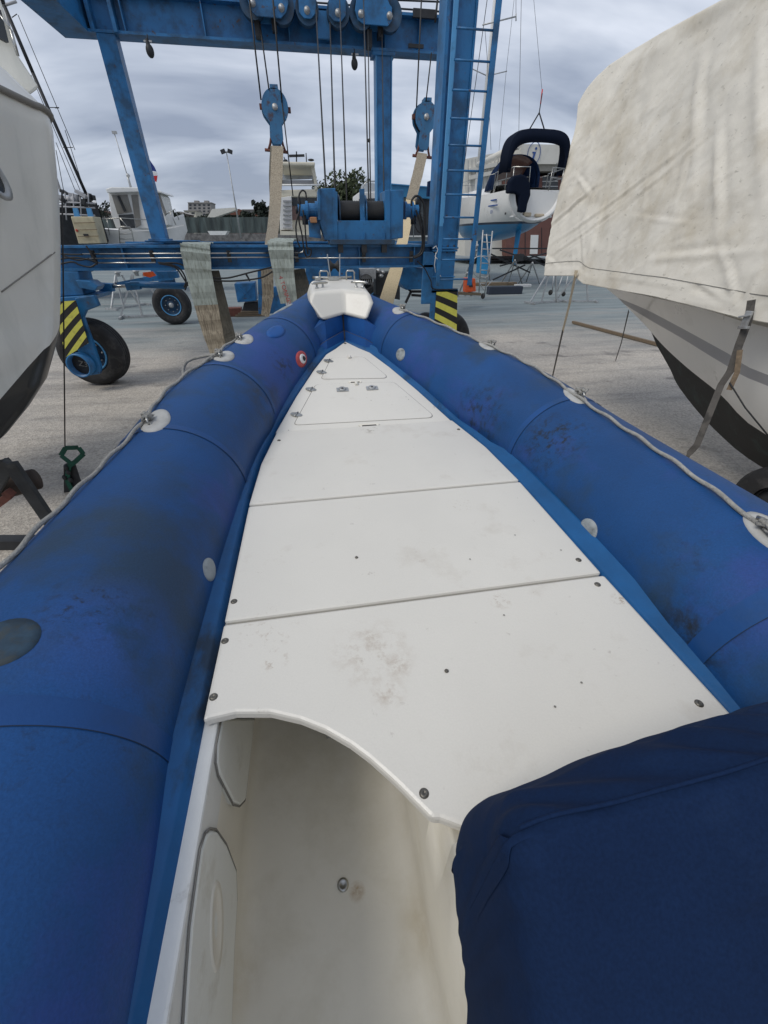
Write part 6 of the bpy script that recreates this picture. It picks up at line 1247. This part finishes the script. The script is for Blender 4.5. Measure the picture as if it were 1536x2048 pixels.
# --- stone wall, fence and town
mb = MB(); a, b = PY(352, 486, 60), PY(700, 486, 56); mb.prism([PY(x, y, 60) for x, y in ((150, 466), (560, 467), (900, 468), (900, 500), (150, 500))], (0, .8, 0)); single('stone_wall', mb, m_stone, 'rough grey stone wall behind the beam, below the green fence', 'wall')
fe = thing('mesh_fence', 'green mesh fence standing on the stone wall', 'fence', PY(450, 466, 60.4)); mb = MB(); mb.prism([PY(x, y, 60.3) for x, y in ((150, 436), (545, 434), (545, 466), (150, 466))], (0, .05, 0)); part('mesh', mb, m_fence, fe)
mb = MB()
for x in range(352, 545, 22): mb = MB(); mb.bar(PY(x, 433, 60.2), PY(x, 466, 60.2), .07, .07); part('post', mb, m_fence, fe)
cb2 = thing('beached_boat', 'small boat with pale awning in front of the green fence', 'boat', PY(440, 470, 55))
def town(lab, x0, x1, y0, y1, Y, wall, roof=None, floors=0, cols=0, rh=8, name='house'):
    t_ = thing(name, lab, 'building' if name != 'house' else 'house', PY((x0+x1)/2, 474, Y)); bp('wall', ((x0, y0), (x1, y0), (x1, 476), (x0, 476)), Y, 9, wall, t_)
    if roof: mb = MB(); A = [PY(x, y, Y-.5) for x, y in ((x0-2, y0), (x1+2, y0), ((x0*.35+x1*.65), y0-rh), ((x0*.65+x1*.35), y0-rh))]; mb.prism(A, (0, 9.5, 0)); part('roof', mb, roof, t_)
    else: bp('parapet', ((x0-1, y0-1.5), (x1+1, y0-1.5), (x1+1, y0), (x0-1, y0)), Y-.3, 9, m_far, t_)
    for r in range(floors):
        for c in range(cols):
            xx = x0+(x1-x0)*(c+.25)/cols; yy = y0+2.5+r*(8 if name == 'house' else 6.2); bp('window', ((xx, yy), (xx+(x1-x0)/cols*.5, yy), (xx+(x1-x0)/cols*.5, yy+3.4), (xx, yy+3.4)), Y-.06, .1, m_glass, t_)
    return t_
town('pale apartment block, tallest one in the far town', 376, 422, 406, 440, 190, m_far, None, 5, 5, name='apartment_block')
for x in (388, 408): bp('roof_hut', ((x, 401), (x+8, 401), (x+8, 405), (x, 405)), 191, 3, m_far, bpy.data.objects['apartment_block'])
town('cream low house left of the apartment block', 368, 392, 422, 440, 150, m_cream, None, 1, 2)
town('house with long pale roof right of the apartment block', 418, 470, 424, 440, 140, m_fard, m_far, 1, 5, 6)
town('house with dark red tiled roof behind the fence', 440, 500, 430, 440, 120, m_fard, m_roof, 1, 4, 12)
town('pale flat roofed house next to the dark bushes', 484, 522, 420, 440, 150, m_far, None, 2, 4)
town('reddish house nearest the left hanging sling', 505, 545, 432, 440, 118, m_brick, m_roof, 1, 3, 8)
town('pale distant house seen left of the left column', 190, 215, 426, 440, 160, m_far, m_roof, 1, 2, 5)
town('low grey building right of the pilothouse boat', 345, 372, 428, 440, 130, m_fard, m_far, 1, 2, 5)
bp('awning', ((424, 418), (470, 415), (472, 420), (418, 438), (414, 436)), 100, 3, m_bwhite, cb2); bp('hull', ((415, 462), (455, 462), (450, 470), (420, 470)), 55, 2, m_white, cb2)
def shrub(name, lab, c, rx, rz, mt, n=900, s=.16, trunk=True, cat='tree', group=None, seed=1):
    random.seed(seed); t_ = thing(name, lab, cat, (c.x, c.y, 0), group); mb = MB(); cl = [(V((random.uniform(-.75, .75)*rx, random.uniform(-.6, .6)*rx, random.uniform(-.7, .75)*rz)), random.uniform(.3, .55)) for _ in range(13)]
    for _ in range(n):
        q_, r = random.choice(cl); d = V((random.gauss(0, 1), random.gauss(0, 1), random.gauss(0, 1))).normalized()*(random.random()**.4)
        p = c+q_+V((d.x*rx*r, d.y*rx*r, d.z*rz*r)); a = V((random.gauss(0, 1), random.gauss(0, 1), random.gauss(0, 1))).normalized(); b = a.orthogonal().normalized(); e_ = a.cross(b); ss = s*random.uniform(.6, 1.4)
        mb.add([p-b*ss, p+e_*ss*.5, p+b*ss, p-e_*ss*.5], [(0, 1, 2, 3)])
    part('crown', mb, mt, t_, fixn=False)
    if trunk: mb = MB(); mb.tube([(c.x, c.y, 0), (c.x, c.y, c.z*.6), (c.x+.2, c.y, c.z)], [.25, .18, .08], 8); mb.tube([(c.x, c.y, c.z*.5), c+V((rx*.5, 0, rz*.3))], [.1, .04], 6); mb.tube([(c.x, c.y, c.z*.5), c+V((-rx*.5, 0, rz*.4))], [.1, .04], 6); part('trunk', mb, m_bark, t_)
shrub('tree', 'bushy olive green tree behind the winch', PY(678, 402, 42), 2.2, 2.3, m_leaf, 3200, .17, seed=2)
shrub('tree', 'small olive tree just right of the motor yacht', PY(645, 410, 44), 1.0, 1.5, m_leaf, 900, .15, seed=5)
for k, (x, y, rx, rz) in enumerate(((518, 415, 1.3, 1.1), (532, 428, 2.2, 1.4), (352, 434, 2.6, 1.2), (200, 428, 3, 1.8), (500, 432, 1.8, .8), (410, 437, 2.2, .8), (465, 438, 2.2, .6))):
    shrub('dark_tree', ['dark tree rising over the houses left of the tan sling', 'dark shrub touching the left tan sling', 'dark shrub right of the pilothouse boat', 'dark trees behind the bow of the dark fishing boat', 'low dark shrub beside the red roofed house', 'dark shrub below the apartment block', 'low dark shrub in front of the red tiled roof'][k], PY(x, y, 105), rx, rz, m_leafd, 700, .3, cat='tree', group='dark trees beyond the fence', seed=10+k)
mb = MB()
random.seed(9)
mb.prism([PY(x, y, 240) for x, y in ((-900, 470), (-900, 440), (-300, 444), (0, 440), (200, 436), (330, 441), (470, 437), (600, 440), (800, 446), (1200, 440), (2200, 438), (2200, 476), (-900, 476))], (0, 60, 0)); setting('hills', mb, m_leafd)
# wooden bits and boxes under the hoist
mb = MB(); p = PZ(470, 632, 0); mb.box(p+V((0, 0, .14)), (.55, .35, .28)); single('wooden_crate', mb, m_rust, 'small reddish box on the ground beside the rear sling leg', 'box', bevel=.02)
mb = MB(); p = PZ(500, 634, 0)
for k in range(3): mb.box(p+V((.1*k, .1, .04+.06*k)), (1.0, .12, .05))
single('timber_stack', mb, m_wood, 'stack of thin planks under the battery box of the hoist', 'timber')
